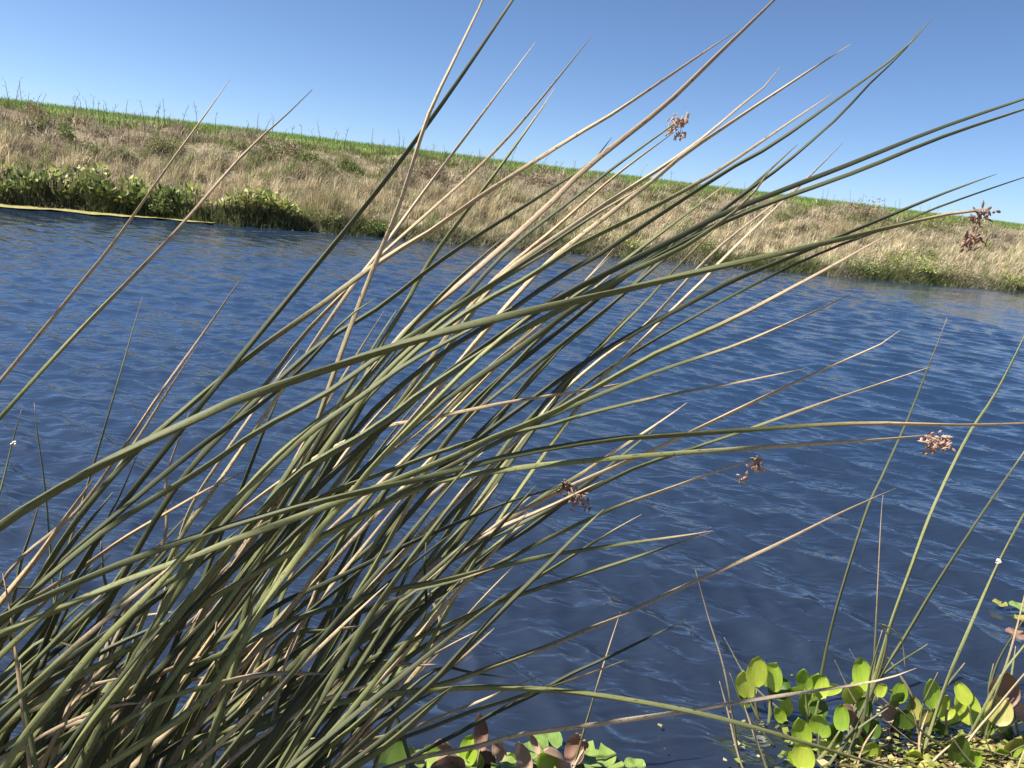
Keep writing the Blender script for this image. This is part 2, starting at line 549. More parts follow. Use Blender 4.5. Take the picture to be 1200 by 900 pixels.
blades('dry_grass', s, v, np.abs(hg), rng.uniform(.008, .018, n), WIND + rng.normal(0, 1.0, n), np.abs(rng.normal(0.55, 0.35, n)), c, M_GRASS,
       'pale straw coloured dry grass covering the lower far bank', 'grass')
# upper slope: matted grey brown grass with green patches
n = 95000
s = rng.uniform(SA, SB, n); v = rng.uniform(3.0, 7.3, n)
NT = 900
tc_s = rng.uniform(SA, SB, NT); tc_v = rng.uniform(3.0, 7.2, NT); tc_h = rng.uniform(0.6, 2.0, NT); tc_c = rng.uniform(0.45, 1.2, NT)
ti = rng.integers(0, NT, n); intus = rng.uniform(0, 1, n) < 0.6
s = np.where(intus, tc_s[ti] + rng.normal(0, 0.14, n), s); v = np.where(intus, np.clip(tc_v[ti] + rng.normal(0, 0.14, n), 2.9, 7.4), v)
pt = patch(s, v, 0.8, 0.7)
hg = rng.uniform(0.14, 0.32, n) * np.where(intus, tc_h[ti], 0.75)
c = pal(n, [(0.38, 0.32, 0.22), (0.29, 0.24, 0.17), (0.46, 0.40, 0.28), (0.19, 0.15, 0.11)], [4, 4, 3, 2]) * np.where(intus, tc_c[ti], 0.75)[:, None]
g = pal(n, [(0.14, 0.17, 0.05), (0.10, 0.13, 0.04), (0.20, 0.20, 0.08)], [2, 2, 2])
isg = (pt + rng.normal(0, 0.6, n)) > 0.8
isg |= intus & (tc_c[ti] < 0.6)
isg |= (v > 6.2) & (rng.uniform(0, 1, n) < np.clip((v - 5.9) / 1.4, 0, 1))
c[isg] = g[isg]
blades('matted_grass', s, v, np.abs(hg), rng.uniform(.010, .022, n), WIND + rng.normal(0, 1.3, n), np.abs(rng.normal(0.85, 0.45, n)), c, M_GRASS,
       'matted grey brown grass with green patches on the upper far bank', 'grass')
GAIN = 1.0
# short green crop beyond the crest
n = 60000
s = rng.uniform(SA - 4, SB + 8, n); v = 6.4 + 11 * rng.uniform(0, 1, n) ** 1.5
c = pal(n, [(0.19, 0.27, 0.065), (0.24, 0.31, 0.085), (0.16, 0.22, 0.055)], [3, 3, 2])
blades('field_grass', s, v, rng.uniform(0.10, 0.24, n), rng.uniform(.012, .026, n), rng.uniform(0, 6.28, n), np.abs(rng.normal(0.3, 0.25, n)), c, M_FIELD,
       'bright green field grass along the top of the far bank', 'grass')
# green and grey grass hanging over the toe
n = 42000
s = rng.uniform(SA, SB, n); v = shore(s) + rng.normal(0.30, 0.26, n)
grn = patch(s, v * 0.2, 0.55, 1.9)
hg = rng.uniform(0.22, 0.50, n)
c = pal(n, [(0.12, 0.15, 0.045), (0.17, 0.19, 0.07), (0.08, 0.10, 0.035), (0.24, 0.22, 0.12)], [3, 3, 3, 2])
ds = pal(n, [(0.27, 0.25, 0.16), (0.18, 0.17, 0.10), (0.33, 0.29, 0.19)], [2, 2, 1])
dd = (grn + rng.normal(0, 0.5, n)) < -0.2
c[dd] = ds[dd]
flop = np.where(dd, 1.15, 0.55)
x_, y_ = bank_xy(s, v)
blades('waterside_grass', s, v, hg, rng.uniform(.010, .020, n), math.atan2(-VV.y, -VV.x) + rng.normal(0.5, 0.8, n), np.abs(rng.normal(flop, 0.35)), c, M_GRASS,
       'green and grey grass drooping over the far water edge', 'grass')
# near bank grass, at the photographer's feet
n = 9000
x_ = rng.uniform(-4, 4.5, n); y_ = rng.uniform(-3.0, 0.75, n)
z_ = near_h(x_, y_) - 0.01
c = pal(n, [(0.30, 0.25, 0.14), (0.13, 0.17, 0.05), (0.18, 0.22, 0.06)], [2, 3, 3])
blades('near_bank_grass', x_, y_, rng.uniform(0.06, 0.2, n), rng.uniform(.004, .009, n), rng.uniform(0, 6.28, n), np.abs(rng.normal(0.5, 0.3, n)), c, M_GRASS,
       'short grass on the near bank below the frame', 'grass', base=(x_, y_, z_))


GAIN = 1.0


# ------------------------------------------------------------------ far bank plants
def sv_at_pixel(px, py, v):
    """bank coordinate s seen at image column px for something standing at inland distance v"""
    r = ray(px, py)
    A = Vector((TL.x + VV.x * v, TL.y + VV.y * v, 0))
    # solve EYE + r*t = A + U*s in plan
    det = r.x * (-U.y) - r.y * (-U.x)
    bx, by = A.x - EYE.x, A.y - EYE.y
    return (r.x * by - r.y * bx) / det


def ground_pt(s, v):
    x, y = bank_xy(s, v)
    return Vector((float(x), float(y), float(ground_h(np.array(s), np.array(v)))))


def leaf_cloud(n, rx, ry, rz, size, asp, cols, w, droop=0.3, hollow=0.35):
    """leaf-sized bent quads through an uneven dome"""
    u = rng.normal(size=(n, 3)); u /= np.linalg.norm(u, axis=1)[:, None]
    rad = (hollow + (1 - hollow) * rng.uniform(0, 1, n) ** 0.6)
    lump = 0.78 + 0.22 * np.sin(3 * np.arctan2(u[:, 1], u[:, 0]) + 1) + 0.15 * np.sin(7 * u[:, 2] + 4 * u[:, 0])
    p = u * (rad * lump)[:, None] * [rx, ry, rz]
    p[:, 2] = np.abs(p[:, 2]) * 1.0 + 0.03
    d = u * [1, 1, 0.35] + rng.normal(0, 0.45, (n, 3)) + [0, 0, 0.55 - droop]
    d /= np.linalg.norm(d, axis=1)[:, None]
    sd_ = np.cross(d, rng.normal(size=(n, 3))); sd_ /= np.linalg.norm(sd_, axis=1)[:, None]
    L = size * rng.uniform(0.6, 1.3, n)
    W = (L * asp)[:, None]
    L = L[:, None]
    nn = np.cross(d, sd_)
    V = np.stack([p, p + d * L * 0.5 + sd_ * W * 0.5 + nn * W * 0.2, p + d * L, p + d * L * 0.5 - sd_ * W * 0.5 + nn * W * 0.2], 1).reshape(-1, 3)
    o = np.arange(n)[:, None] * 4
    T = np.concatenate([o + [0, 1, 2], o + [0, 2, 3]])
    return V, T, np.repeat(pal(n, cols, w, 0.18), 4, 0)


def twigs(n, rx, ry, rz, rad=0.006):
    V, T = [], []
    for i in range(n):
        a = random.uniform(0, 6.28); q_ = random.uniform(0.3, 0.9)
        tip = np.array([math.cos(a) * rx * q_, math.sin(a) * ry * q_, rz * random.uniform(0.5, 1.0)])
        b0 = np.array([math.cos(a) * rx * 0.12, math.sin(a) * ry * 0.12, -0.06])
        k = len(V)
        for c0, rr in ((b0, rad), (tip, rad * 0.4)):
            for j in range(3):
                V.append(c0 + rr * np.array([math.cos(j * 2.09), math.sin(j * 2.09), 0]))
        for j in range(3):
            T += [[k + j, k + (j + 1) % 3, k + 3 + (j + 1) % 3], [k + j, k + 3 + (j + 1) % 3, k + 3 + j]]
    V = np.array(V); return V, np.array(T), np.tile([0.10, 0.075, 0.045], (len(V), 1))


GAIN = 1.3
GREENS = [(0.10, 0.15, 0.035), (0.15, 0.20, 0.05), (0.07, 0.10, 0.03), (0.20, 0.22, 0.07)]
OLIVE = [(0.17, 0.19, 0.06), (0.11, 0.13, 0.05), (0.24, 0.22, 0.10)]
BROWN = [(0.20, 0.14, 0.09), (0.13, 0.085, 0.06), (0.28, 0.20, 0.13)]
LEAFY = [(0.26, 0.30, 0.065), (0.34, 0.36, 0.09), (0.15, 0.19, 0.05), (0.36, 0.33, 0.14)]


def shrub(name, px, py, v, w, h, cols, n, label, cat, group, leaf=0.09, asp=0.35, droop=0.3):
    s_ = sv_at_pixel(px, py, v)
    root = empty(name, ground_pt(s_, v))
    root.rotation_euler.z = random.uniform(0, 6.28)
    tag(root, label, cat, group)
    if v > 2: h *= 1.5
    V, T, C = leaf_cloud(n, w / 2, w / 2 * random.uniform(0.6, 0.9), h, leaf, asp, cols, [1] * len(cols), droop)
    link('foliage', fast_mesh(name + '_foliage', V, T, M_BUSH, C), root)
    V, T, C = twigs(9, w / 2, w / 2.6, h * 0.8)
    link('stems', fast_mesh(name + '_stems', V, T, M_BUSH, C), root)
    return root


# upper slope shrubs, each where the photograph shows it
shrub('green_bush', 78, 152, 4.6, 0.75, 0.42, GREENS, 420, 'small vivid green bush at far left of the upper bank', 'bush', 'shrubs on the far bank')
shrub('green_bush', 110, 172, 3.6, 0.55, 0.30, GREENS, 300, 'little dark green bush beside a brown hollow, left of the bank', 'bush', 'shrubs on the far bank')
shrub('green_bush', 190, 164, 4.3, 1.6, 0.42, OLIVE, 700, 'wide olive bush low on the slope left of the long bare stem', 'bush', 'shrubs on the far bank')
shrub('green_bush', 325, 176, 4.6, 1.5, 0.42, OLIVE, 600, 'dark olive bush behind the tip of the tan lone stem', 'bush', 'shrubs on the far bank')
shrub('green_bush', 360, 186, 4.2, 1.3, 0.36, GREENS, 500, 'dark green bush right of the tan lone stem on the bank', 'bush', 'shrubs on the far bank')
shrub('brown_bush', 340, 172, 4.9, 0.8, 0.40, BROWN, 420, 'reddish brown dry bush below the crest', 'bush', 'shrubs on the far bank')
shrub('brown_bush', 40, 142, 5.3, 0.9, 0.36, BROWN, 400, 'brown dry bush near the crest at the far left', 'bush', 'shrubs on the far bank')
shrub('brown_bush', 92, 168, 3.9, 0.5, 0.28, BROWN, 250, 'tiny dark brown dry bush beside the small green bush', 'bush', 'shrubs on the far bank')
shrub('brown_bush', 504, 205, 4.3, 1.2, 0.55, BROWN, 600, 'rounded grey brown bush between the two dark stems', 'bush', 'shrubs on the far bank')
shrub('brown_bush', 630, 212, 5.2, 1.6, 0.42, BROWN, 500, 'russet dry bush behind the bundle of reeds', 'bush', 'shrubs on the far bank')
shrub('brown_bush', 1010, 244, 5.6, 2.6, 0.55, BROWN, 900, 'broad grey brown bush under the right hand crest', 'bush', 'shrubs on the far bank')
shrub('green_bush', 1105, 262, 4.4, 2.6, 0.70, OLIVE, 900, 'grey green bush on the slope below the brown seed head', 'bush', 'shrubs on the far bank')
shrub('green_bush', 1150, 282, 3.6, 1.5, 0.5, OLIVE, 500, 'grey green bush on the right slope near the frame edge', 'bush', 'shrubs on the far bank')
# waterside shrubs
shrub('waterside_bush', 1062, 318, 0.75, 3.9, 0.95, LEAFY + GREENS, 2600, 'large bright green bush over the water on the right', 'bush', 'bushes along the far water edge', droop=0.5)
shrub('waterside_bush', 1000, 318, 0.6, 2.2, 0.62, GREENS, 1100, 'dark green bush left of the large right hand bush', 'bush', 'bushes along the far water edge', droop=0.5)
shrub('waterside_bush', 1120, 325, 0.5, 2.0, 0.65, BROWN + OLIVE, 1000, 'brown leafless tangle right of the large green bush', 'bush', 'bushes along the far water edge', droop=0.6)
shrub('waterside_bush', 1185, 330, 0.5, 2.4, 0.60, OLIVE + LEAFY, 1200, 'olive bush on the water edge at the right frame edge', 'bush', 'bushes along the far water edge', droop=0.5)
shrub('waterside_bush', 440, 262, 0.35, 1.25, 0.42, GREENS, 700, 'low vivid green bush at the water edge behind the crossing stems', 'bush', 'bushes along the far water edge')
shrub('waterside_bush', 735, 280, 0.7, 1.5, 0.55, LEAFY, 700, 'yellow green bush on the shore behind the reed bundle', 'bush', 'bushes along the far water edge')
shrub('waterside_bush', 825, 285, 0.8, 1.6, 0.6, OLIVE, 700, 'olive bush on the shore between two tan stems', 'bush', 'bushes along the far water edge')
shrub('waterside_bush', 200, 232, 0.35, 1.6, 0.52, GREENS + OLIVE, 1000, 'dark bush at the waterline between the two lone stems', 'bush', 'bushes along the far water edge')
shrub('waterside_bush', 385, 258, 0.3, 1.5, 0.45, OLIVE, 800, 'grey green bush right of the broad leaved clump', 'bush', 'bushes along the far water edge')


def marsh_plant(px, py, v, n, h, w, cols, label, group):
    """broad upright leaves on stalks"""
    s_ = sv_at_pixel(px, py, v)
    root = empty('marsh_plant', ground_pt(s_, v))
    tag(root, label, 'marsh plant', group)
    V, T, C, SV, ST, SC = [], [], [], [], [], []
    cc = pal(n, cols, [1] * len(cols), 0.15)
    for i in range(n):
        a = random.uniform(0, 6.28); rr = w * 0.5 * math.sqrt(random.random())
        b0 = np.array([math.cos(a) * rr * 0.6, math.sin(a) * rr * 0.6, -0.05])
        hh = h * random.uniform(0.45, 1.0)
        top = np.array([math.cos(a) * rr, math.sin(a) * rr, hh])
        L = random.uniform(0.13, 0.24); W = L * random.uniform(0.38, 0.6)
        e = random.uniform(0.2, 1.25)
        a2 = a + random.gauss(0, 0.8)
        d = np.array([math.cos(a2) * math.cos(e), math.sin(a2) * math.cos(e), math.sin(e)])
        sd_ = np.array([-math.sin(a2), math.cos(a2), 0.0])
        nn = np.cross(sd_, d)
        k = len(V)
        V += [top, top + d * L * .3 + sd_ * W * .5 + nn * W * .18, top + d * L * .65 + sd_ * W * .42 + nn * W * .12, top + d * L,
              top + d * L * .65 - sd_ * W * .42 + nn * W * .12, top + d * L * .3 - sd_ * W * .5 + nn * W * .18]
        T += [[k, k + 1, k + 5], [k + 1, k + 2, k + 5], [k + 2, k + 4, k + 5], [k + 2, k + 3, k + 4]]
        C += [cc[i]] * 6
        k = len(SV)
        for c0, r_ in ((b0, .008), (top, .005)):
            for j in range(3):
                SV.append(c0 + r_ * np.array([math.cos(j * 2.09), math.sin(j * 2.09), 0]))
                SC.append([0.12, 0.13, 0.05])
        for j in range(3):
            ST += [[k + j, k + (j + 1) % 3, k + 3 + (j + 1) % 3], [k + j, k + 3 + (j + 1) % 3, k + 3 + j]]
    link('leaves', fast_mesh('marsh_leaves', np.array(V), np.array(T), M_BUSH, np.array(C)), root)
    link('stalks', fast_mesh('marsh_stalks', np.array(SV), np.array(ST), M_BUSH, np.array(SC)), root)


for i in range(26):
    px = -6 + i * 9.2 + random.uniform(-3, 3)
    big = random.uniform(0.55, 0.95) * (1.0 if px < 150 else 0.8)
    marsh_plant(px, 235, random.uniform(0.12, 0.75), 30, big, 0.55, LEAFY + GREENS if i % 3 else GREENS,
                'broad leaved marsh plant in the far shore row, ' + ('left of the grey brown lone stem' if px < 125 else 'between the two lone stems'),
                'marsh plants ' + ('left of the grey brown lone stem' if px < 125 else 'between the two lone stems'))
for i, px in enumerate([288, 297, 305, 313, 322, 332, 340]):
    marsh_plant(px, 250, random.uniform(0.05, 0.5), 34, random.uniform(0.6, 0.85), 0.5, LEAFY,
                'yellow green large leaved marsh plant in the clump behind the tan lone stem', 'marsh plants behind the tan lone stem')
for i, px in enumerate([250, 262, 272, 280]):
    marsh_plant(px, 246, random.uniform(0.1, 0.4), 24, random.uniform(0.4, 0.6), 0.5, LEAFY + OLIVE,
                'short marsh plant between the left row and the large leaved clump', 'short marsh plants by the far water')

# weeds on the crest
WEEDX = [12, 20, 27, 33, 41, 49, 86, 90, 97, 103, 110, 116, 122, 127, 133, 140, 148, 156, 163, 170, 180, 186, 193, 214, 231, 252, 288, 300, 309, 318, 331, 341, 352, 366, 374,
         388, 395, 402, 434, 448, 457, 466, 470, 505, 520, 546, 560, 574, 595, 630, 646, 652, 668, 744, 768, 781, 868, 876, 956, 962, 971, 978, 990, 1004, 1017, 1030, 1043, 1047, 1060, 1071, 1080, 1090]
for i, px in enumerate(WEEDX):
    h = random.uniform(0.5, 1.0)
    if px in (90, 110, 170, 300, 374, 402, 466, 768, 971, 1043, 1071): h *= 1.35
    v = random.uniform(5.8, 7.2)
    pos = ground_pt(sv_at_pixel(px, 150 + px * 0.12, v), v)
    V, Fc = [], []

    def seg(p, q_, r1, r2):
        k = len(V)
        for c0, rr in ((p, r1), (q_, r2)):
            for j in range(3):
                V.append((c0[0] + rr * math.cos(j * 2.09), c0[1] + rr * math.sin(j * 2.09), c0[2]))
        for j in range(3):
            Fc.append((k + j, k + (j + 1) % 3, k + 3 + (j + 1) % 3, k + 3 + j))
    bend = random.uniform(-0.15, 0.35)
    prev = (0, 0, -0.05)
    pts = [prev]
    for j in range(1, 6):
        t = j / 5
        p = (bend * h * t * t + random.gauss(0, 0.008), random.gauss(0, 0.008), h * t * (1 - 0.15 * abs(bend) * t))
        seg(prev, p, 0.012 - 0.007 * (j - 1) / 5, 0.012 - 0.007 * t)
        prev = p; pts.append(p)
    for j in range(random.randint(2, 6)):
        p = pts[random.randint(2, 5)]
        an = random.uniform(0, 6.28); l = random.uniform(0.05, 0.16)
        q_ = (p[0] + l * math.cos(an) * 0.7, p[1] + l * math.sin(an) * 0.7, p[2] + l * random.uniform(0.2, 0.9))
        seg(p, q_, 0.005, 0.003)
        for k2 in range(3):
            q2 = (q_[0] + random.gauss(0, .02), q_[1] + random.gauss(0, .02), q_[2] + random.uniform(0, .03))
            seg(q_, q2, 0.006, 0.003)
    o = link('dry_weed', mesh_data('dry_weed', V, Fc, M_WEED, False), None, pos)
    where = ('left of the grey brown lone stem' if px < 200 else 'between the two lone stems' if px < 320 else
             'left of the tall dark stem' if px < 480 else 'behind the fan of stems' if px < 860 else
             'under the two arching stems')
    tag(o, ('tall' if h > 0.85 else 'low') + ' dry weed on the crest, ' + where, 'weed', ('tall' if h > 0.85 else 'low') + ' crest weeds ' + where)


# tall straw tufts on the slope
def tuft(px, py, v, n, h, cols, label, spread=0.25):
    s_ = sv_at_pixel(px, py, v)
    p = ground_pt(s_, v)
    az = rng.uniform(0, 6.28, n)
    b = rng.normal(0, spread * 0.35, (n, 2))
    base = (p.x + b[:, 0], p.y + b[:, 1], np.full(n, p.z - 0.03))
    o = blades('straw_tuft', None or np.zeros(n), np.zeros(n), rng.uniform(0.5, 1.0, n) * h, rng.uniform(.008, .016, n), az,
               np.abs(rng.normal(0.3, 0.2, n)), pal(n, cols, [1] * len(cols)), M_GRASS, label, 'grass tuft', base=base)
    o.data.name = 'straw_tuft'
    del o['kind']
    o['group'] = 'straw tufts on the far bank'


STRAW = [(0.40, 0.32, 0.19), (0.30, 0.25, 0.13), (0.20, 0.21, 0.09)]
tuft(392, 245, 0.9, 260, 1.15, STRAW, 'tall straw tuft standing above the water left of the dark stem', 0.6)
tuft(372, 240, 1.2, 180, 0.95, STRAW, 'straw tuft just left of the tallest tuft on the far bank', 0.5)
tuft(412, 250, 0.7, 180, 0.85, STRAW, 'shorter straw tuft right of the tallest tuft near the dark stem', 0.5)
tuft(985, 262, 3.2, 220, 0.9, STRAW[:2], 'pale straw tuft on the right slope under the crest', 0.7)
tuft(560, 235, 2.8, 200, 0.75, STRAW[:2], 'pale straw tuft on the slope between thin crossing stems', 0.6)

# scum line along the left far shore
V, Fc = [], []
ss = np.linspace(-8, sv_at_pixel(255, 258, 0), 90)
for i, s_ in enumerate(ss):
    t = (i / 89)
    w_ = (1.75 + 0.3 * math.sin(s_ * 3) + 0.1 * math.sin(s_ * 9)) * (1 - t) ** 0.45 + 0.02
    o_ = float(shore(s_))
    for v_ in (o_ + 0.1, o_ - w_ * 0.5, o_ - w_):
        x, y = bank_xy(s_, v_)
        V.append((x, y, 0.032 + 0.006 * math.sin(s_ * 7 + v_ * 11)))
    if i:
        k = 3 * i
        Fc += [(k - 3, k, k + 1, k - 2), (k - 2, k + 1, k + 2, k - 1)]
o = link('algae_mat', mesh_data('shore_scum', V, Fc, M_ALGAE))
tag(o, 'thin yellow green scum line along the left far shore', 'algae', kind='stuff')


GAIN = 1.0
# ------------------------------------------------------------------ rush stems
def catmull(pts, n):
    """resample a polyline of vectors smoothly, evenly by length"""
    pts = [Vector(p) for p in pts]
    if len(pts) == 2:
        pts = [pts[0], pts[0].lerp(pts[1], .5), pts[1]]
    ext = [pts[0] * 2 - pts[1]] + pts + [pts[-1] * 2 - pts[-2]]
    fine = []
    for i in range(1, len(ext) - 2):
        p0, p1, p2, p3 = ext[i - 1:i + 3]
        for k in range(10):
            t = k / 10
            fine.append(0.5 * (2 * p1 + (p2 - p0) * t + (2 * p0 - 5 * p1 + 4 * p2 - p3) * t * t + (3 * p1 - p0 - 3 * p2 + p3) * t ** 3))
    fine.append(pts[-1])
    A = np.array(fine)
    d = np.r_[0, np.cumsum(np.linalg.norm(np.diff(A, axis=0), axis=1))]
    u = np.linspace(0, d[-1], n)
    return np.stack([np.interp(u, d, A[:, i]) for i in range(3)], 1), d[-1]


def stem_geo(path, rad, dry, twist0, twist):
    """truncated-triangle tube along a path; long edges stay sharp"""
    n = len(path)
    T = np.gradient(path, axis=0); T /= np.linalg.norm(T, axis=1)[:, None]
    ref = np.array([0.3, 1.0, 0.2]); ref /= np.linalg.norm(ref)
    V = []; al = []; ac = []; dr = []
    seglen = np.r_[0, np.cumsum(np.linalg.norm(np.diff(path, axis=0), axis=1))]
    NS = 9
    ang = [c_ * 2.0944 + o_ for c_ in range(3) for o_ in (-0.24, 0.0, 0.24)]
    for i in range(n):
        a_ = np.cross(T[i], ref); a_ /= np.linalg.norm(a_)
        b_ = np.cross(T[i], a_)
        tw = twist0 + twist * seglen[i]
        for j, g_ in enumerate(ang):
            rr = rad[i] * (1.0 if j % 3 == 1 else 0.95)
            V.append(path[i] + rr * (math.cos(g_ + tw) * a_ + math.sin(g_ + tw) * b_))
            al.append(seglen[i] * 4); ac.append(abs(j / NS - .5)); dr.append(dry[i])
    Fc = []
    for i in range(n - 1):
        for j in range(NS):
            j2 = (j + 1) % NS
            Fc.append((i * NS + j, i * NS + j2, i * NS + NS + j2, i * NS + NS + j))
    Fc.append(tuple(range(NS - 1, -1, -1)))
    Fc.append(tuple(range((n - 1) * NS, n * NS)))
    return V, Fc, al, ac, dr


def stem_mesh(name, path, rad, dry, origin, twist=None, mat=None):
    tw = random.choice((-1, 1)) * random.uniform(1.2, 5.0) if twist is None else twist
    V, Fc, al, ac, dr = stem_geo(path, rad, dry, random.uniform(0, 6.28), tw)
    o_ = np.array(origin)
    return mesh_data(name, [v - o_ for v in V], Fc, mat or M_STEM, True, {'along': al, 'across': ac, 'dry': dr})


def root_extension(p, d, zend=-0.12):
    """carry the stem on below the frame, straightening up towards its root in the shallow water"""
    pts = []
    d = d.normalized()
    down = Vector((0.0, 0.0, -1))
    p = p.copy()
    for i in range(80):
        d = (d * 0.86 + down * 0.14).normalized() if p.z > 0.1 else (d * .6 + down * .4).normalized()
        p = p + d * 0.06
        pts.append(p.copy())
        if p.z < zend: break
    return pts[::-1]


def dry_profile(kind, t):
    t = np.clip(t, 0, 1)
    if kind == 'd': return np.full_like(t, 1.0)
    if kind == 'm': return np.interp(t, [0, .35, .65, 1], [0.0, 0.15, 0.75, 1.0])
    if kind == 't': return np.interp(t, [0, .7, .85, 1], [0.0, 0.1, 0.7, 1.0])
    if kind == 'b': return np.interp(t, [0, .2, .5, 1], [0.1, 0.5, 0.85, 1.0])
    if kind == 'k': return np.interp(t, [0, .88, 1], [-0.75, -0.75, 0.3])  # negative: stem coloured near-black to stand in for its shaded side
    return np.interp(t, [0, .85, 1], [0.0, 0.05, 0.75])


def seed_head(p, size, mat, parent, origin, n=70):
    size *= 1.25
    """drooping panicle of small pointed spikelets on hair-thin branches"""
    V, Fc = [], []
    p = np.array(p)
    heads = [np.array([random.gauss(0, .30), random.gauss(0, .25), -random.random()]) * size for _ in range(4)] + [np.array([0.1, 0, -0.1]) * size]
    for h_ in heads:
        k = len(V)
        for c0 in (p, p + h_):
            for j in range(3):
                V.append(c0 + 0.0009 * np.array([math.cos(j * 2.09), math.sin(j * 2.09), 0.4 * (j - 1)]))
        for j in range(3):
            Fc.append((k + j, k + (j + 1) % 3, k + 3 + (j + 1) % 3, k + 3 + j))
    for i in range(n):
        c0 = p + heads[i % 5] + np.array([random.gauss(0, .13), random.gauss(0, .13), random.gauss(-0.03, .13)]) * size
        d = np.array([random.gauss(0.2, .6), random.gauss(0, .6), random.gauss(-.5, .5)]); d /= np.linalg.norm(d)
        a_ = np.cross(d, [0.3, 0.5, 0.8]); a_ /= np.linalg.norm(a_); b_ = np.cross(d, a_)
        L = random.uniform(0.005, 0.010); W = random.uniform(0.0014, 0.0026)
        k = len(V)
        V.append(c0 - d * L)
        for q_ in (-0.35, 0.35):
            for j in range(5):
                g_ = j * 1.2566
                V.append(c0 + d * L * q_ + W * (math.cos(g_) * a_ + math.sin(g_) * b_))
        V.append(c0 + d * L)
        for j in range(5):
            j2 = (j + 1) % 5
            Fc += [(k, k + 1 + j2, k + 1 + j), (k + 1 + j, k + 1 + j2, k + 6 + j2, k + 6 + j), (k + 6 + j, k + 6 + j2, k + 11)]
    o_ = np.array(origin)
    return link('seed_head', mesh_data('seed_head', [v - o_ for v in V], Fc, mat, False), parent)


STEM_W = 0.74


def roughen(n, amp):
    """small irregular wander so no stem is a perfect arc"""
    x = np.linspace(0, 1, n)
    o_ = np.zeros((n, 3))
    for f_ in (3, 7, 13):
        for a_ in range(3):
            o_[:, a_] += amp * random.uniform(-1, 1) * (4.0 / f_) * np.sin(f_ * 3.1 * x + random.uniform(0, 6.28))
    return o_ * np.sin(np.pi * x)[:, None] ** 0.5


CLUMP_AT = Vector((-1.15, 1.25, 0.0))
clump = empty('rush_clump', CLUMP_AT)
tag(clump, 'big clump of green and straw rushes bent to the right across the frame', 'rushes')


def traced(pts, w, kind, d0, k=0.1, seed=None, extend=True, seed_size=0.03):
    """one stem of the clump; pts run from base to tip in photograph pixels, d0 metres from the lens at its middle"""
    run = [0]
    for a_, b_ in zip(pts, pts[1:]):
        run.append(run[-1] + math.hypot(b_[0] - a_[0], b_[1] - a_[1]))
    tot = run[-1]
    P3 = [P(x, y, d0 + k * (r / 1000 - 0.45)) for (x, y), r in zip(pts, run)]
    ext = root_extension(P3[0], P3[0] - P3[1]) if extend else []
    path, L = catmull(ext + P3, 46 if ext else 24)
    lv = sum((b_ - a_).length for a_, b_ in zip(P3, P3[1:]))
    t = 1 - (1 - np.linspace(0, 1, len(path))) * L / lv      # 0 at first traced point, 1 at the tip
    base = w / 1.72 * d0 / F * STEM_W
    if extend and len(pts) < 9: path = path + roughen(len(path), base)
    rad = base * 1.12 * np.interp(t, [-2, 0, .5, .8, .95, 1], [1.12, 1.05, 1.0, .72, .40, .12 if seed is None else .34])
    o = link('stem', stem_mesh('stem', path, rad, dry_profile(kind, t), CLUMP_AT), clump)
    if seed:
        seed_head(path[-1], seed_size, seed, o, CLUMP_AT)
    return o


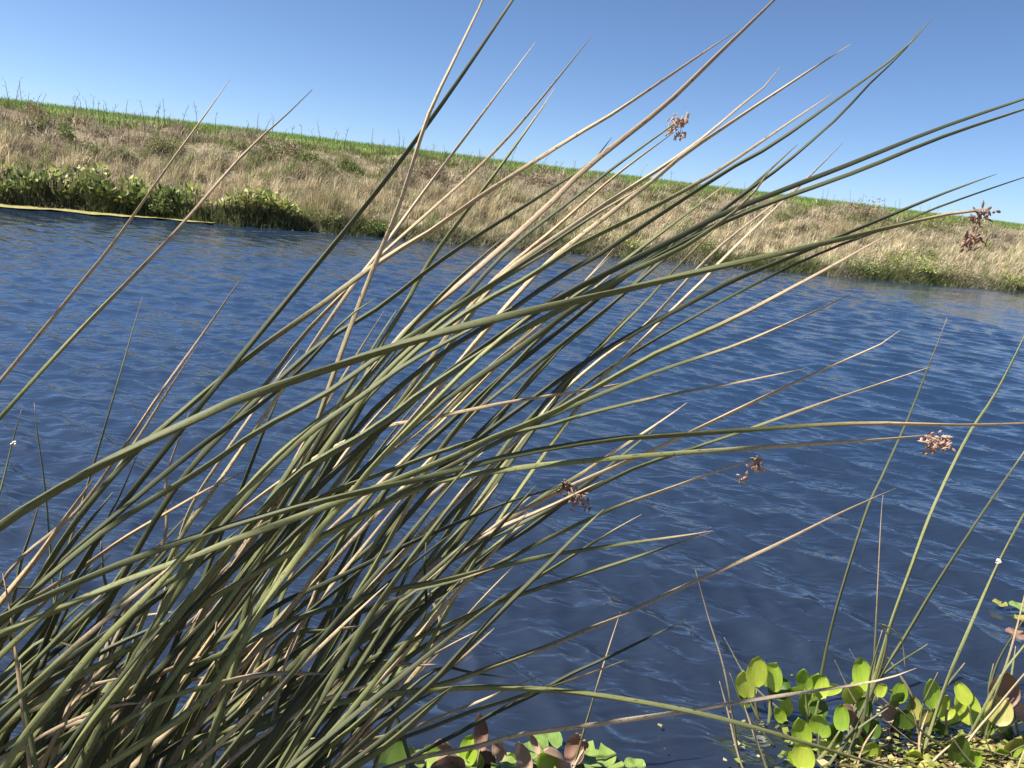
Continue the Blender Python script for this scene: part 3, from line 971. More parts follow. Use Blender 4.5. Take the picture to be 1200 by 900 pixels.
#      points base->tip, width px, kind, depth, depth change per 1000 px
STEMS = [
 ([(-60,662),(0,617),(53,581),(133,537),(240,487),(300,461),(500,395),(740,337),(940,291),(1100,253),(1152,246)], 11.5, 'g', 1.00, .15, M_SEED),
 ([(520,545),(617,472),(692,421),(727,400),(790,365),(860,328),(897,313),(993,273),(1100,229),(1168,204)], 6.5, 'k', 1.42, .1),
 ([(560,560),(700,440),(850,350),(960,296),(1050,262),(1105,240),(1200,208),(1240,196)], 4, 'k', 1.62, .1),
 ([(180,760),(300,640),(400,545),(500,455),(580,397),(641,357),(700,325),(791,280),(849,250),(995,193),(1100,151),(1200,116),(1260,96)], 9, 'k', 1.12, .15),
 ([(200,770),(330,640),(430,548),(520,470),(600,415),(660,370),(720,330),(800,284),(880,246),(1000,203),(1100,162),(1200,128),(1250,112)], 8.5, 'k', 1.17, .15),
 ([(150,800),(240,680),(315,590),(360,548),(440,502),(496,460),(580,405),(640,372),(740,318),(800,290),(870,240),(905,195)], 10, 'g', 1.09, .1),
 ([(20,830),(80,690),(115,632),(160,570),(240,470),(300,396),(430,238),(512,130),(603,-3),(660,-95)], 7.5, 'k', 1.28, -.1),
 ([(200,880),(227,830),(275,759),(293,695),(328,593),(357,535),(377,480),(388,448),(415,373),(444,299),(468,240),(500,140),(530,75),(566,0),(590,-60)], 7, 'm', 1.23, -.1),
 ([(170,720),(211,631),(243,585),(272,543),(293,511),(328,460),(353,424),(415,333),(444,296),(500,220),(543,163),(583,110),(627,50)], 5.5, 'b', 1.35, .1),
 ([(80,760),(150,660),(230,540),(311,451),(353,395),(407,339),(449,297),(513,240),(543,213),(590,167),(633,117),(693,43)], 5.5, 'm', 1.47, .1),
 ([(0,750),(35,695),(88,612),(149,540),(187,505),(240,460),(300,411),(380,355),(449,304),(510,267),(560,232),(673,160),(720,132),(827,60),(862,37)], 7.5, 'm', 1.31, .1),
 ([(250,700),(330,580),(400,480),(465,400),(500,365),(527,344),(588,291),(644,240),(685,199),(755,143),(779,124),(845,60),(907,0),(945,-38)], 8.5, 'd', 1.20, .1),
 ([(120,720),(200,580),(270,500),(327,445),(380,400),(444,360),(500,317),(553,280),(617,240),(660,212),(693,191),(717,161)], 7, 'k', 1.26, .1),
 ([(300,720),(360,590),(420,460),(444,408),(471,365),(497,317),(533,265),(560,230),(590,190),(640,120),(650,103)], 6.5, 'g', 1.52, .1),
 ([(260,720),(370,570),(440,450),(500,385),(543,350),(580,309),(615,277),(663,240),(720,196),(800,138)], 6.5, 'k', 1.38, .1, M_SEEDP),
 ([(280,760),(400,570),(470,470),(543,370),(590,318),(649,270),(725,204),(795,151)], 6, 'm', 1.44, .1),
 ([(300,700),(400,560),(500,440),(577,335),(633,290),(671,265),(713,236),(771,199),(821,164),(880,114),(905,95),(914,79)], 7, 'm', 1.33, .1),
 ([(280,740),(400,590),(500,470),(580,375),(640,310),(700,262),(771,207),(800,182),(857,143),(933,93),(997,52)], 7, 'b', 1.24, .1),
 ([(220,760),(330,610),(400,500),(500,400),(564,355),(628,320),(667,292),(763,244),(827,209),(860,188),(919,148),(977,109)], 7.5, 't', 1.15, .15),
 ([(230,780),(340,625),(420,500),(510,420),(590,370),(655,325),(700,300),(790,240),(860,195),(908,168),(993,108),(1057,60),(1092,22)], 7, 'k', 1.21, .15),
 ([(560,480),(700,370),(800,285),(860,236),(913,197),(940,175),(983,137),(1020,97),(1057,62),(1080,32)], 5, 'k', 1.57, .1),
 ([(500,520),(600,430),(700,350),(780,290),(860,236),(935,169)], 6.5, 'k', 1.64, .1),
 ([(450,560),(560,450),(640,375),(739,300),(800,255),(856,212)], 6.5, 'g', 1.70, .1),
 ([(480,800),(560,650),(640,530),(700,448),(732,419),(780,371),(833,320),(847,304),(913,240),(935,220),(988,167)], 5.5, 'm', 1.55, .1),
 ([(400,860),(480,720),(560,590),(640,480),(700,424),(753,384),(817,315),(860,275),(940,215)], 5.5, 'm', 1.66, .1),
 ([(380,840),(480,690),(580,540),(640,470),(700,410),(753,360),(791,317),(847,259)], 5.5, 'g', 1.75, .1),
 ([(420,720),(500,600),(607,461),(649,415),(700,372),(748,328),(790,285),(830,262)], 6, 'k', 1.60, .1),
 ([(330,860),(400,740),(450,640),(507,540),(556,477),(588,443),(623,405),(649,381),(671,360),(720,318)], 7.5, 'g', 1.49, .1),
 ([(300,585),(380,530),(448,500),(480,495),(549,481),(587,473),(635,465),(700,455),(775,440)], 5, 'd', 1.30, .1),
 ([(20,715),(60,690),(96,667),(160,623),(240,576),(292,550)], 5, 'd', 1.50, .1),
 ([(-60,752),(0,724),(45,702),(80,687),(149,658),(187,644),(240,626),(323,601),(371,588),(440,572),(507,558),(587,537),(667,522),(733,513),(800,509),(900,502),(967,498),(1033,496),(1133,498),(1200,496),(1240,496)], 8.5, 't', 1.03, .2),
 ([(-60,770),(0,743),(80,709),(160,676),(213,658),(280,631),(333,612),(387,592),(453,567),(507,545),(544,529),(587,508),(640,487),(700,453),(767,415),(807,397),(865,371),(940,331),(975,312),(1055,267)], 9, 't', 1.06, .15),
 ([(60,810),(150,760),(250,700),(340,648),(400,617),(480,577),(530,560),(587,552),(640,545),(747,535),(880,525),(1000,517),(1092,510)], 8.5, 't', 1.11, .1, M_SEEDP),
 ([(100,840),(200,783),(240,759),(280,740),(333,705),(381,684),(437,657),(488,633),(549,607),(587,591),(640,575),(664,566)], 6.5, 'k', 1.29, .1, M_SEED),
 ([(340,830),(400,760),(480,687),(507,663),(571,625),(640,596),(707,563)], 7, 'b', 1.27, .1),
 ([(300,870),(430,730),(540,650),(640,600),(709,565),(747,547),(779,536),(864,508),(933,483),(1000,460),(1097,428)], 5.5, 't', 1.40, .1),
 ([(300,880),(380,790),(480,690),(571,622),(640,584),(672,568),(720,547),(763,528),(813,504),(900,463),(967,432),(1033,403),(1055,387)], 6, 'b', 1.34, .1),
 ([(330,850),(430,740),(540,650),(640,579),(672,560),(712,533),(763,501),(805,472)], 6.5, 't', 1.53, .1),
 ([(200,680),(300,620),(400,571),(453,553),(507,532),(571,513),(640,499),(693,484),(773,465),(867,448),(943,432)], 6, 't', 1.16, .1),
 ([(330,690),(430,600),(530,545),(600,510),(640,490),(700,464),(767,437),(820,419),(867,403),(933,375),(997,345)], 6, 't', 1.22, .1),
 ([(80,860),(200,795),(307,745),(349,724),(392,711),(443,695),(517,680),(587,663),(633,653),(700,642),(800,628),(836,622)], 7.5, 'g', 1.14, .1),
 ([(250,880),(330,830),(400,790),(467,757),(533,728),(600,700),(700,668),(800,635),(832,624)], 6.5, 'g', 1.25, .1),
 ([(280,850),(400,773),(433,745),(483,717),(517,700),(550,680),(600,653),(640,632),(720,595),(773,576),(832,555),(884,538)], 6, 't', 1.37, .1, M_SEEDP),
 ([(180,880),(300,846),(400,822),(467,813),(517,802),(553,790),(600,773),(653,753),(700,733),(753,710),(800,688),(900,643),(987,600),(1050,572)], 6.5, 'm', 1.19, .1),
 ([(200,900),(330,845),(420,818),(510,808),(567,805),(633,808),(700,815),(800,832),(867,848),(933,867),(1033,897),(1090,914)], 7.5, 'g', 1.13, .1),
 ([(380,930),(483,890),(550,877),(600,862),(640,856),(700,848),(793,835),(883,820),(960,809),(1033,797),(1074,783)], 6.5, 'b', 1.32, .1),
 ([(280,920),(340,890),(400,857),(450,838),(490,820),(520,805)], 6, 'k', 1.41, .1),
 ([(300,900),(400,873),(467,857),(540,830),(607,803),(638,790)], 4.5, 'm', 1.46, .1),
 ([(330,925),(400,895),(460,870),(527,843),(600,817),(667,797),(743,770)], 5.5, 't', 1.51, .1),
 ([(300,890),(400,830),(463,793),(503,770),(570,735)], 5, 't', 1.58, .1),
 ([(490,925),(483,905),(467,847),(450,807),(417,750),(405,722)], 5, 'k', 1.45, .1),
 ([(350,905),(400,833),(440,773),(483,710),(510,672),(560,600),(600,540),(650,470),(690,420),(730,385)], 7.5, 'k', 1.43, .1),
 ([(330,820),(400,700),(443,644),(507,572),(560,510),(610,460),(660,405)], 7.5, 'k', 1.36, .1),
 ([(340,830),(427,695),(480,655),(528,604),(581,545),(640,470),(690,420),(745,360)], 6.5, 'g', 1.61, .1),
 ([(120,900),(200,849),(240,817),(280,759),(317,700),(360,639),(413,577),(440,543),(500,480),(560,420),(620,370),(660,340)], 9, 'g', 1.07, .1),
 ([(238,925),(245,893),(267,809),(285,745),(298,706)], 11, 'g', 1.10, .1),
 ([(-40,770),(10,670),(90,597),(143,527),(183,467),(230,403),(287,320)], 4.5, 'd', 1.48, .1),
 ([(0,760),(50,670),(100,597),(143,540),(200,453),(231,405)], 4.5, 'b', 1.54, .1),
 ([(60,760),(90,690),(115,628),(140,580),(162,530)], 3.5, 'k', 1.59, .1),
 ([(-40,760),(10,715),(48,681),(88,644),(149,593),(187,561),(240,519),(307,472),(360,425),(404,375),(440,350)], 7.5, 'k', 1.18, .1),
 ([(-40,770),(35,697),(80,657),(133,615),(187,580),(240,548),(280,519),(333,487),(381,462),(449,415),(510,375),(580,330),(640,290),(700,250),(765,212)], 8, 'g', 1.05, .1),
 ([(40,925),(22,790),(11,713),(3,672)], 4.5, 'd', 1.08, .1),
 ([(50,900),(65,865),(90,820),(137,764)], 6.5, 'd', 1.12, .1),
 ([(80,840),(96,796),(117,759)], 7, 'd', 1.15, .1),
 ([(45,925),(36,870),(27,810),(24,775)], 6, 'g', 1.04, .1),
 ([(60,900),(140,730),(190,640),(196,560),(222,482)], 5, 'd', 1.56, .1),
 ([(150,850),(190,700),(225,590),(300,480),(350,410)], 5, 'd', 1.65, .1),
 ([(240,760),(330,640),(420,560),(500,500),(560,440),(640,372),(715,300)], 4.5, 'd', 1.26, .1),
 ([(260,770),(360,650),(450,560),(540,470),(620,390),(680,335),(720,290)], 4.5, 'd', 1.30, .1),
 ([(200,740),(300,610),(360,520),(430,440),(520,345),(600,270)], 8, 'g', 1.18, .1),
 ([(230,760),(320,620),(390,520),(450,440),(540,360),(600,320),(660,285)], 8, 'g', 1.13, .1),
 ([(180,730),(260,620),(340,530),(420,470),(480,425),(540,392),(600,360)], 8.5, 'g', 1.10, .1),
 ([(100,860),(170,760),(230,650),(300,560),(360,500),(430,450)], 9, 'g', 1.06, .1),
 ([(40,850),(110,760),(180,690),(260,600),(330,540)], 9.5, 'g', 1.02, .1),
 ([(0,850),(60,790),(130,740),(200,690),(280,620)], 9, 'k', 1.09, .1),
]
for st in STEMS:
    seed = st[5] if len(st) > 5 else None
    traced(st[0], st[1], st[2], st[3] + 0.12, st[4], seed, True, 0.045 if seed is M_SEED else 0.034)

# the packed foot of the clump: more stems fanning from the same roots
kinds = ['g'] * 6 + ['k'] * 6 + ['t'] * 3 + ['m'] * 2 + ['d'] * 3 + ['b'] * 2
for i in range(118):
    bx = random.uniform(-110, 400); by = 920 + random.uniform(-15, 25)
    if bx < -20:
        by = 930 + bx * 0.7 + random.uniform(-30, 30)
    ang = R(random.gauss(49, 8))
    L = random.uniform(230, 700) * (0.75 if bx > 250 else 1.0)
    if bx < 90: L = min(L, random.uniform(200, 420))
    bend = R(random.gauss(-1, 2.5))
    brk = random.random() < 0.12
    turn = R(random.uniform(-70, -25)) if random.random() < .7 else R(random.uniform(25, 60))
    pts = []
    x, y = bx, by
    for j in range(6):
        pts.append((x, y))
        a_ = ang + bend * j / 5 + (turn if brk and j >= 3 else 0)
        x += L / 5 * math.cos(a_) * (0.6 if brk and j >= 3 else 1); y -= L / 5 * math.sin(a_) * (0.6 if brk and j >= 3 else 1)
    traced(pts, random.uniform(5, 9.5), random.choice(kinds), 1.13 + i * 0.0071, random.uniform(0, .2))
# the same clump goes on past the left edge of the frame and shades the stems in view
for i in range(110):
    x = random.uniform(-2.0, -0.95); y = random.uniform(0.55, 1.9)
    h = random.uniform(1.3, 2.1); ln = random.uniform(0.02, 0.55)
    pts = []
    for j in range(6):
        t = j / 5
        p = Vector((x + ln * t * t, y + 0.12 * t * math.sin(i), -0.12 + (h + .12) * t * (1 - 0.1 * ln * t)))
        d_ = (p - EYE)
        f_ = max(0.05, d_.dot(fwd))
        if 600 + F * d_.dot(CR) / f_ > -14: break
        pts.append(p)
    if len(pts) < 3: continue
    path, L = catmull(pts, 22)
    t = np.linspace(0, 1, 22)
    rad = random.uniform(.004, .0065) * np.interp(t, [0, .6, 1], [1.1, .95, .3 if len(pts) == 6 else .7])
    link('stem', stem_mesh('stem', path, rad, dry_profile(random.choice(kinds), t), CLUMP_AT), clump)
# short dead stubs in the foot
for i in range(22):
    bx = random.uniform(-20, 330); by = random.uniform(800, 905)
    a_ = R(random.gauss(52, 22)); L = random.uniform(40, 150)
    traced([(bx, by), (bx + L * .5 * math.cos(a_), by - L * .5 * math.sin(a_)), (bx + L * math.cos(a_ - .1), by - L * math.sin(a_ - .1))],
           random.uniform(4, 7), random.choice('ddbm'), 1.2 + i * .022, .1)


# ------------------------------------------------------------------ lone stems (things of their own)
def lone(name, pts, w, kind, label, group=None, d=None, k=0.0, cat='rush stem', extend=True, knot=None, seed=None):
    if d is None:
        d = depth_of(on_plane(pts[0][0], pts[0][1], -0.02))
    run = [0]
    for a_, b_ in zip(pts, pts[1:]):
        run.append(run[-1] + math.hypot(b_[0] - a_[0], b_[1] - a_[1]))
    P3 = [P(x, y, d + k * r / 1000) for (x, y), r in zip(pts, run)]
    ext = root_extension(P3[0], P3[0] - P3[1]) if extend else []
    path, L = catmull(ext + P3, 34)
    lv = sum((b_ - a_).length for a_, b_ in zip(P3, P3[1:]))
    t = 1 - (1 - np.linspace(0, 1, len(path))) * L / lv
    base = w / 1.72 * d / F * 0.76
    rad = base * np.interp(t, [-2, 0, .5, .85, 1], [1.1, 1.0, 0.85, .55, .14])
    org = Vector(path[0])
    o = link(name, stem_mesh(name, path, rad, dry_profile(kind, t), org), None, org)
    tag(o, label, cat, group)
    if knot:
        kp = P(knot[0], knot[1], d)
        V, Fc = [], []
        for i in range(14):
            c0 = np.array(kp - org) + rng.normal(0, 0.0035, 3)
            kk = len(V)
            r_ = random.uniform(.0025, .005)
            for q_ in ((1, 0, 0), (-1, 0, 0), (0, 1, 0), (0, -1, 0), (0, 0, 1), (0, 0, -1)):
                V.append(c0 + r_ * np.array(q_))
            Fc += [(kk + a_, kk + b_, kk + c_) for a_, b_, c_ in ((0, 2, 4), (2, 1, 4), (1, 3, 4), (3, 0, 4), (2, 0, 5), (1, 2, 5), (3, 1, 5), (0, 3, 5))]
        link('knot', mesh_data('knot', V, Fc, M_KNOT), o)
    return o


GL = 'lone rush stems left of the clump'
lone('lone_rush', [(-100,570),(-50,510),(0,447),(50,387),(117,305),(133,285),(200,190),(240,135),(270,92)], 5.5, 'b', 'grey brown bare stem, leftmost of the two crossing the sky at left', GL, 1.55)
lone('lone_rush', [(-110,610),(-50,545),(0,490),(50,434),(100,380),(200,278),(283,183),(333,137),(366,105)], 6.5, 'm', 'straw tipped bare stem, right one of the two crossing the sky at left', GL, 1.5)
lone('lone_rush', [(55,760),(75,660),(100,577),(123,500),(147,417),(167,347)], 3.6, 'g', 'thin blue green upright stem in open water at left', GL, 2.35)
lone('lone_rush', [(66,730),(60,660),(55,597),(50,550),(44,510),(40,472)], 3.2, 'g', 'short thin green stem leaning left in open water', GL, 2.35)
lone('lone_rush', [(-25,650),(0,577),(15,517),(25,480)], 3.4, 'g', 'thin stem with a white knot at the left frame edge', GL, 2.3, knot=(16, 519))

GR = 'thin rush stems standing at the right'
lone('lone_rush', [(957,827),(963,787),(980,713),(1015,600),(1033,560),(1063,493),(1083,443),(1110,372)], 4.2, 'g', 'thin upright stem rising left of the right hand group', GR)
lone('lone_rush', [(1000,880),(1013,833),(1030,777),(1043,733),(1067,667),(1093,597),(1133,513),(1167,460),(1200,395),(1215,360)], 5.6, 'g', 'thickest thin stem rising from the plants to the right frame edge', GR)
lone('lone_rush', [(970,892),(987,877),(1027,800),(1060,747),(1100,680),(1152,600),(1200,530),(1220,500)], 5.2, 'g', 'stem crossing low behind the thickest one to the right edge', GR)
lone('lone_rush', [(1075,895),(1087,867),(1110,797),(1133,743),(1170,660),(1198,605),(1230,540)], 5.2, 'g', 'slanting stem with a pale knot near the right edge', GR, knot=(1170, 658))
lone('lone_rush', [(1020,860),(1023,800),(1025,760),(1028,700),(1033,600),(1035,580)], 3.0, 'm', 'hair thin vertical stem among the right hand group', GR)
lone('lone_rush', [(1150,880),(1167,813),(1183,767),(1198,710),(1210,660)], 3.4, 'm', 'thin stem above the withered leaf at the right edge', GR)
lone('lone_rush', [(1110,905),(1133,867),(1173,793),(1200,757),(1225,725)], 4.4, 'g', 'green stem leaning right low at the right edge', GR)
lone('lone_rush', [(1105,912),(1140,862),(1167,830),(1200,790),(1225,762)], 4.2, 'd', 'brown stem leaning right in the lower right corner', GR)
lone('lone_rush', [(1012,880),(1018,830),(1025,780),(1029,757)], 7, 'g', 'stout short green stub among the right hand stems', GR)
lone('lone_rush', [(990,895),(1010,840),(1030,790),(1040,745),(1030,730),(1055,747),(1061,785)], 3.6, 'g', 'kinked green stem folded over among the right hand group', GR)
lone('lone_rush', [(1066,860),(1068,840),(1067,813),(1047,780),(1036,765)], 4.8, 'm', 'broken green stem bent left above the floating plants', GR)
lone('lone_rush', [(880,925),(867,890),(850,790),(830,723),(815,668)], 3.0, 'm', 'hair thin pale stem leaning left in open water', GR)
lone('lone_rush', [(668,915),(673,897),(687,847),(707,780),(727,717)], 3.4, 'm', 'thin pale stem standing in water between the plant groups', 'thin rush stems standing at the right')
lone('lone_rush', [(885,930),(867,890),(852,830),(843,798)], 3.6, 'd', 'pale dead stalk, left one of a bent pair', 'dead stalks by the floating plants')
lone('lone_rush', [(905,915),(897,897),(884,860),(872,826)], 5, 'm', 'pale dead stalk, right one of a bent pair', 'dead stalks by the floating plants')
lone('lone_rush', [(985,905),(1010,850),(1020,790),(1028,760),(1034,738)], 4.6, 'g', 'green stub leaning right behind the stout stub', GR)

GB = 'broken stalks over the floating mat'
for i in range(34):
    x = random.uniform(905, 1215); y = random.uniform(835, 915)
    a_ = R(random.choice([random.gauss(25, 15), random.gauss(140, 20), random.gauss(75, 15)])); L = random.uniform(45, 130)
    g_ = on_plane(x, y, 0.0)
    d_ = depth_of(g_)
    kd = random.choice('ddgg')
    side = 'across the leafy plants left of the knotted stem' if x < 1075 else 'over the yellow mat right of the knotted stem'
    lone('broken_stalk', [(x, y), (x + L * .5 * math.cos(a_), y - L * .5 * math.sin(a_)), (x + L * math.cos(a_ - .15), y - L * math.sin(a_ - .15))],
         random.uniform(2.4, 5), kd, 'short ' + ('straw coloured' if kd in 'db' else 'greenish') + ' broken stalk lying ' + side, ('straw' if kd in 'db' else 'green') + ' broken stalks ' + side, d_, random.uniform(-.6, .4), 'stalk', extend=False)


# ------------------------------------------------------------------ floating plants
def leaf_mesh(name, center, along, normal, length, width, mat, cup=0.25, curl=0.0, origin=None):
    along = along.normalized()
    across = along.cross(normal).normalized()
    nrm = across.cross(along).normalized()
    nu, nvv = 7, 9
    V, Fc, A1, A2 = [], [], [], []
    wav = random.uniform(0, 6.28)
    for j in range(nvv):
        t = j / (nvv - 1)
        half = 0.5 * width * (math.sin(math.pi * min(1, t * 0.98 + 0.02) ** 0.80) ** 0.50)
        for i in range(nu):
            u = i / (nu - 1) * 2 - 1
            z = cup * width * (u * u * 0.5) * (0.5 + t * .5) + curl * length * (t - .35) ** 2 * 1.2 + 0.018 * width * math.sin(5 * u + wav + 6 * t)
            p = center + along * ((t - 0.5) * length) + across * (u * half) + nrm * z
            V.append(p - origin); A1.append(u); A2.append(t)
    for j in range(nvv - 1):
        for i in range(nu - 1):
            k = j * nu + i
            Fc.append((k, k + 1, k + nu + 1, k + nu))
    return mesh_data(name, V, Fc, mat, True, {'across': A1, 'along': A2}), V[nu // 2] + origin


MATS = {'g': M_LEAF, 'k': M_LEAFD, 'y': M_LEAFY, 'b': M_LEAFB}


def floating_plant(rootpx, leaves, label, group, name='floating_plant'):
    """leaves: (px, py, width px, height px, lean degrees, material letter)"""
    org = on_plane(*rootpx, 0.0)
    root = empty(name, org)
    tag(root, label, 'water plant', group)
    d0 = depth_of(org)
    for (px, py, w, h, lean, mk) in leaves:
        d = d0 + random.uniform(-.05, .05)
        c0 = P(px, py, d)
        if c0.z < 0.02:
            c0 = on_plane(px, py, 0.025)
        a_ = R(lean)
        tilt = R(random.uniform(-28, 22))
        al = (CU * math.cos(a_) + CR * math.sin(a_)) * math.cos(tilt) + fwd * math.sin(tilt)
        nr = -fwd * math.cos(tilt) + CU * math.sin(tilt) + CU * 0.5 + CR * random.gauss(-0.3, .3)
        L = h * 1.34 * d / F; W = w * 1.15 * d / F
        me, base = leaf_mesh('leaf', c0, al, nr, L, W, MATS[mk], cup=0.7 if mk == 'b' else random.uniform(.15, .45),
                             curl=random.uniform(.5, 1.0) if mk == 'b' else random.uniform(-.1, .35), origin=org)
        if mk == 'b':
            mo = [Vector(v.co) for v in me.vertices]
        lf = link('leaf', me, root)
        foot = Vector((org.x + random.gauss(0, .012), org.y + random.gauss(0, .012), -0.03))
        mid = base.lerp(foot, .5) + Vector((random.gauss(0, .006), random.gauss(0, .006), -0.005))
        path, _ = catmull([foot, mid, Vector(base)], 9)
        rr = np.interp(np.linspace(0, 1, 9), [0, .4, 1], [.0045, .006 if mk != 'b' else .004, .0024])
        V, Fc, al_, ac_, dr_ = stem_geo(path, rr, np.full(9, 0.8 if mk == 'b' else 0.12), 0, 0)
        sm = mesh_data('petiole', [Vector(v) - org for v in V], Fc, M_STEM, True, {'along': al_, 'across': ac_, 'dry': dr_})
        link('petiole', sm, lf)
    return root


GP = 'floating leafy plants at the lower right'
floating_plant((897, 846), [(874,801,21,27,-12,'g'),(887,786,21,28,6,'g'),(906,792,24,31,4,'g'),(913,808,22,20,55,'k'),(923,826,13,21,6,'g'),(913,837,12,15,-30,'g'),(872,818,18,14,-60,'k')],
               'bright green floating plant with round leaves, leftmost at lower right', GP)
floating_plant((950, 852), [(943,795,17,22,-8,'g'),(956,801,23,22,8,'g'),(964,805,14,20,22,'g'),(947,823,23,27,-4,'g'),(973,807,13,22,68,'g'),(932,809,12,20,-72,'g'),(960,830,18,16,40,'k')],
               'tall green floating plant crossed by a thin brown stem', GP)
floating_plant((958, 893), [(963,848,23,23,5,'g'),(938,857,20,26,-8,'g'),(942,884,23,26,5,'g'),(987,840,16,23,12,'g'),(978,857,17,28,-5,'k'),(927,888,12,14,-40,'g'),(968,875,18,20,20,'g')],
               'yellow green floating plant low among straw at lower right', GP)
floating_plant((1008, 872), [(1011,790,20,28,3,'g'),(1000,812,23,24,-10,'g'),(1032,808,13,13,40,'g'),(995,829,17,28,-12,'b'),(1002,864,17,21,-5,'g'),(1022,880,17,21,8,'g'),(1023,853,18,18,30,'k'),(1014,826,16,18,10,'k')],
               'green floating plant with one pink brown leaf behind the stems', GP)
floating_plant((1052, 860), [(1048,818,21,16,-45,'k'),(1055,811,15,20,12,'g'),(1040,834,17,16,-20,'b'),(1072,834,16,26,10,'y'),(1060,842,20,18,0,'k')],
               'dark olive floating plant with a withered brown leaf', GP)
floating_plant((1094, 862), [(1090,812,20,26,-6,'g'),(1103,826,16,22,20,'g'),(1086,840,17,17,-25,'y'),(1113,840,17,17,40,'g'),(1098,850,20,16,0,'k')],
               'pale green floating plant beneath the slanting knotted stem', GP)
floating_plant((1146, 868), [(1133,827,24,30,-10,'g'),(1128,812,15,20,-20,'g'),(1173,808,29,30,0,'b'),(1172,833,24,25,30,'y'),(1177,856,16,28,-20,'k'),(1155,848,18,20,5,'g'),(1198,838,20,14,60,'b')],
               'floating plant with one big curled brown leaf at right edge', GP)
floating_plant((1120, 897), [(1123,877,23,27,5,'k'),(1110,883,20,18,-40,'k'),(1069,884,17,18,-10,'g'),(1140,888,17,18,30,'g')],
               'dark green floating plant lowest in the right corner', GP)
floating_plant((1180, 893), [(1190,872,20,22,10,'y'),(1172,884,18,18,-30,'g'),(1200,888,18,20,30,'g'),(1160,890,15,15,-50,'y')],
               'yellowing floating plant in the lower right corner', GP)

GW = 'withered plants at the bottom edge'
floating_plant((445, 905), [(432,867,25,23,-25,'b'),(464,880,38,44,32,'k'),(484,884,14,18,20,'y'),(412,892,14,16,-45,'g')], 'floating plant with large dark green leaf and round brown leaf', GW)
floating_plant((528, 908), [(522,868,18,22,-8,'b'),(523,890,36,28,0,'b'),(506,884,22,20,-30,'g'),(551,878,22,26,15,'g')], 'floating plant with broad pink brown withered leaf', GW)
floating_plant((566, 905), [(565,853,15,35,4,'b'),(570,885,20,22,0,'b'),(556,890,18,20,-30,'g')], 'withered plant with the tallest narrow brown leaf', GW)
floating_plant((596, 908), [(590,873,21,25,18,'b'),(615,886,17,31,-10,'b'),(603,893,20,16,30,'k'),(627,870,8,19,-25,'b')], 'withered plant with two pointed brown leaves', GW)
floating_plant((664, 910), [(657,883,30,36,2,'b'),(677,877,22,26,22,'b'),(686,869,9,15,10,'b'),(640,890,24,20,-40,'g')], 'withered plant with the widest purple brown leaf', GW)
floating_plant((362, 905), [(366,890,20,14,25,'g'),(350,893,14,12,-30,'y')], 'small yellow green plant under the rush clump', GW)


def pad(px, py, w, label, group, notch=True, mat=None, ecc=1.0):
    c0 = on_plane(px, py, 0.028)
    r_ = w / 2 * depth_of(c0) / F * 0.78
    V = [(0, 0, 0.004)]; A1 = [0]; A2 = [0]; Fc = []
    n_ = 30
    a0 = random.uniform(0, 6.28)
    for ring, q_ in enumerate((0.5, 1.0)):
        for i in range(n_):
            a_ = a0 + 0.22 + (6.283 - 0.44) * i / (n_ - 1)
            rr = r_ * q_ * (1 + 0.05 * math.sin(3 * a_ + a0) + 0.02 * math.sin(11 * a_))
            V.append((rr * math.cos(a_), rr * math.sin(a_) * ecc, 0.004 * math.sin(4 * a_ + a0) * q_ + (0.006 if q_ == 1 else 0)))
            A1.append(math.cos(a_) * q_); A2.append(math.sin(a_) * q_)
    for i in range(n_ - 1):
        Fc.append((0, 1 + i, 2 + i))
        Fc.append((1 + i, 1 + n_ + i, 2 + n_ + i, 2 + i))
    me = mesh_data('lily_pad', V, Fc, mat or M_PAD, True, {'across': A1, 'along': A2})
    tag(link('lily_pad', me, None, c0), label, 'lily pad', group)


GD = 'floating pads at the bottom edge'
pad(642, 868, 46, 'bright green pad behind the widest brown leaf', GD)
pad(628, 884, 52, 'green pad left of the widest brown leaf', GD)
pad(700, 886, 54, 'green pad with a dark shadow right of the widest brown leaf', GD)
pad(706, 899, 62, 'lowest yellow green pad at the bottom edge', GD)
pad(744, 899, 34, 'small pad farthest right of the bottom group', GD)
pad(545, 892, 50, 'green pad under the tallest brown leaf', GD)
pad(500, 892, 46, 'green pad beside the large dark leaf', GD)
pad(592, 897, 44, 'pad between the pointed withered leaves', GD)
pad(1172, 708, 20, 'small pale pad, upper left of three at the right edge', 'pale pads at the right edge', mat=M_LEAFY)
pad(1196, 712, 30, 'grey green pad, uppermost at the right frame edge', 'pale pads at the right edge')
pad(1198, 726, 22, 'yellowish pad in the middle at the right frame edge', 'pale pads at the right edge', mat=M_LEAFY)
pad(1192, 744, 30, 'brownish pad, lowest of those at the right edge', 'pale pads at the right edge', mat=M_LEAFB)

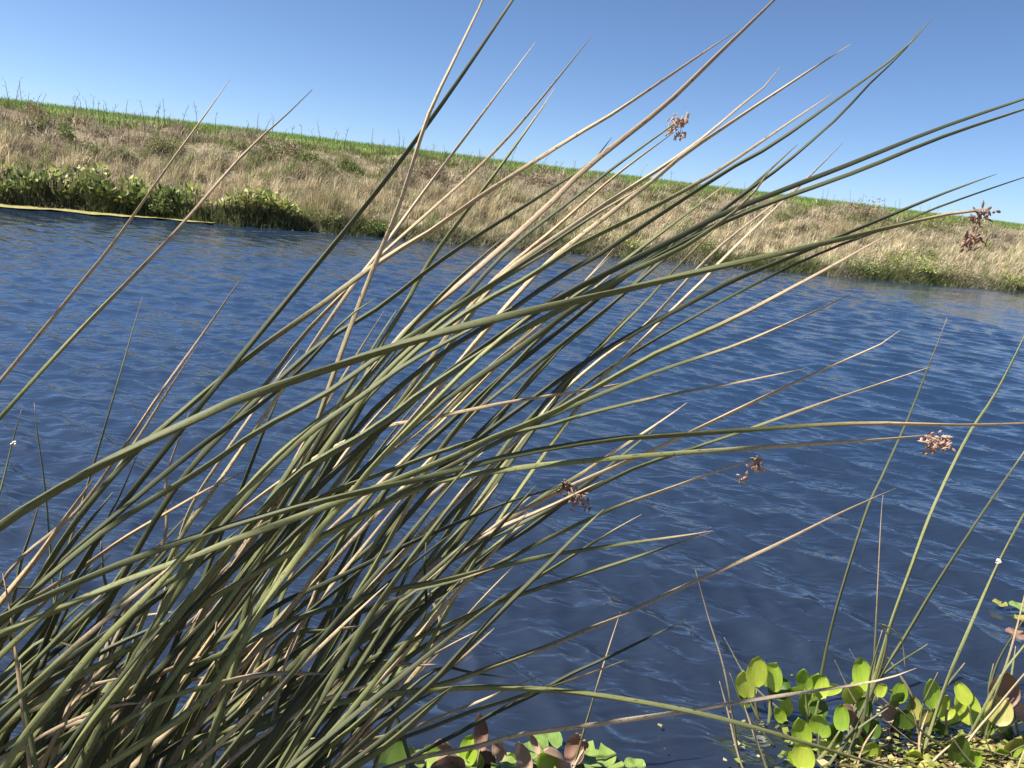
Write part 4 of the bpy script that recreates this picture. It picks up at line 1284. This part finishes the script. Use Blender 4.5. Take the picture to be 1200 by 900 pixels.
# yellow floating mat in the lower right corner
c0 = on_plane(1125, 897, 0)
n_ = 110
gx = np.linspace(-0.62, 0.75, n_); gy = np.linspace(-0.55, 0.22, 64)
V, Fc = [], []
for x in gx:
    for y in gy:
        e = (1 - ((x - 0.1) / 0.62) ** 2 - ((y + 0.16) / 0.30) ** 2 + 0.35 * math.sin(11 * x + 5 * y) + 0.30 * math.sin(19 * y - 9 * x + 1)
             + 0.35 * math.sin(37 * x + 11 * y) * math.sin(31 * y - 14 * x))
        z = -0.02 + 0.036 * max(-0.8, min(1, e * 1.4)) + 0.008 * math.sin(90 * x + 20 * y) * math.sin(80 * y - 31 * x) + 0.004 * random.gauss(0, 1)
        V.append((x, y, z))
for i in range(n_ - 1):
    for j in range(63):
        k = i * 64 + j
        Fc.append((k, k + 64, k + 65, k + 1))
o = link('algae_mat', mesh_data('floating_mat', V, Fc, M_ALGAE), None, (c0.x, c0.y, 0))
tag(o, 'yellow green floating algae mat in the lower right corner', 'algae', kind='stuff')
# duckweed and rotting scraps caught in the mat
n = 2600
px_ = c0.x + rng.normal(0.1, 0.30, n); py_ = c0.y + rng.normal(-0.10, 0.13, n)
r_ = rng.uniform(0.004, 0.013, n)
zz = 0.016 + rng.uniform(0, 0.012, n)
ang_ = rng.uniform(0, 6.28, n)
Vs = []
for q_ in range(4):
    Vs.append(np.stack([px_ + r_ * np.cos(ang_ + q_ * 1.571) * (1 if q_ % 2 else 1.5), py_ + r_ * np.sin(ang_ + q_ * 1.571), zz + rng.normal(0, 0.003, n)], -1))
V = np.stack(Vs, 1).reshape(-1, 3)
o_ = np.arange(n)[:, None] * 4
T = np.concatenate([o_ + [0, 1, 2], o_ + [0, 2, 3]])
c = pal(n, [(0.34, 0.32, 0.08), (0.20, 0.24, 0.05), (0.12, 0.10, 0.04), (0.40, 0.34, 0.17), (0.22, 0.13, 0.08)], [4, 3, 3, 2, 1])
tag(link('duckweed', fast_mesh('duckweed', V, T, M_BUSH, np.repeat(c, 4, 0))), 'duckweed and plant scraps scattered over the yellow mat', 'duckweed', kind='stuff')
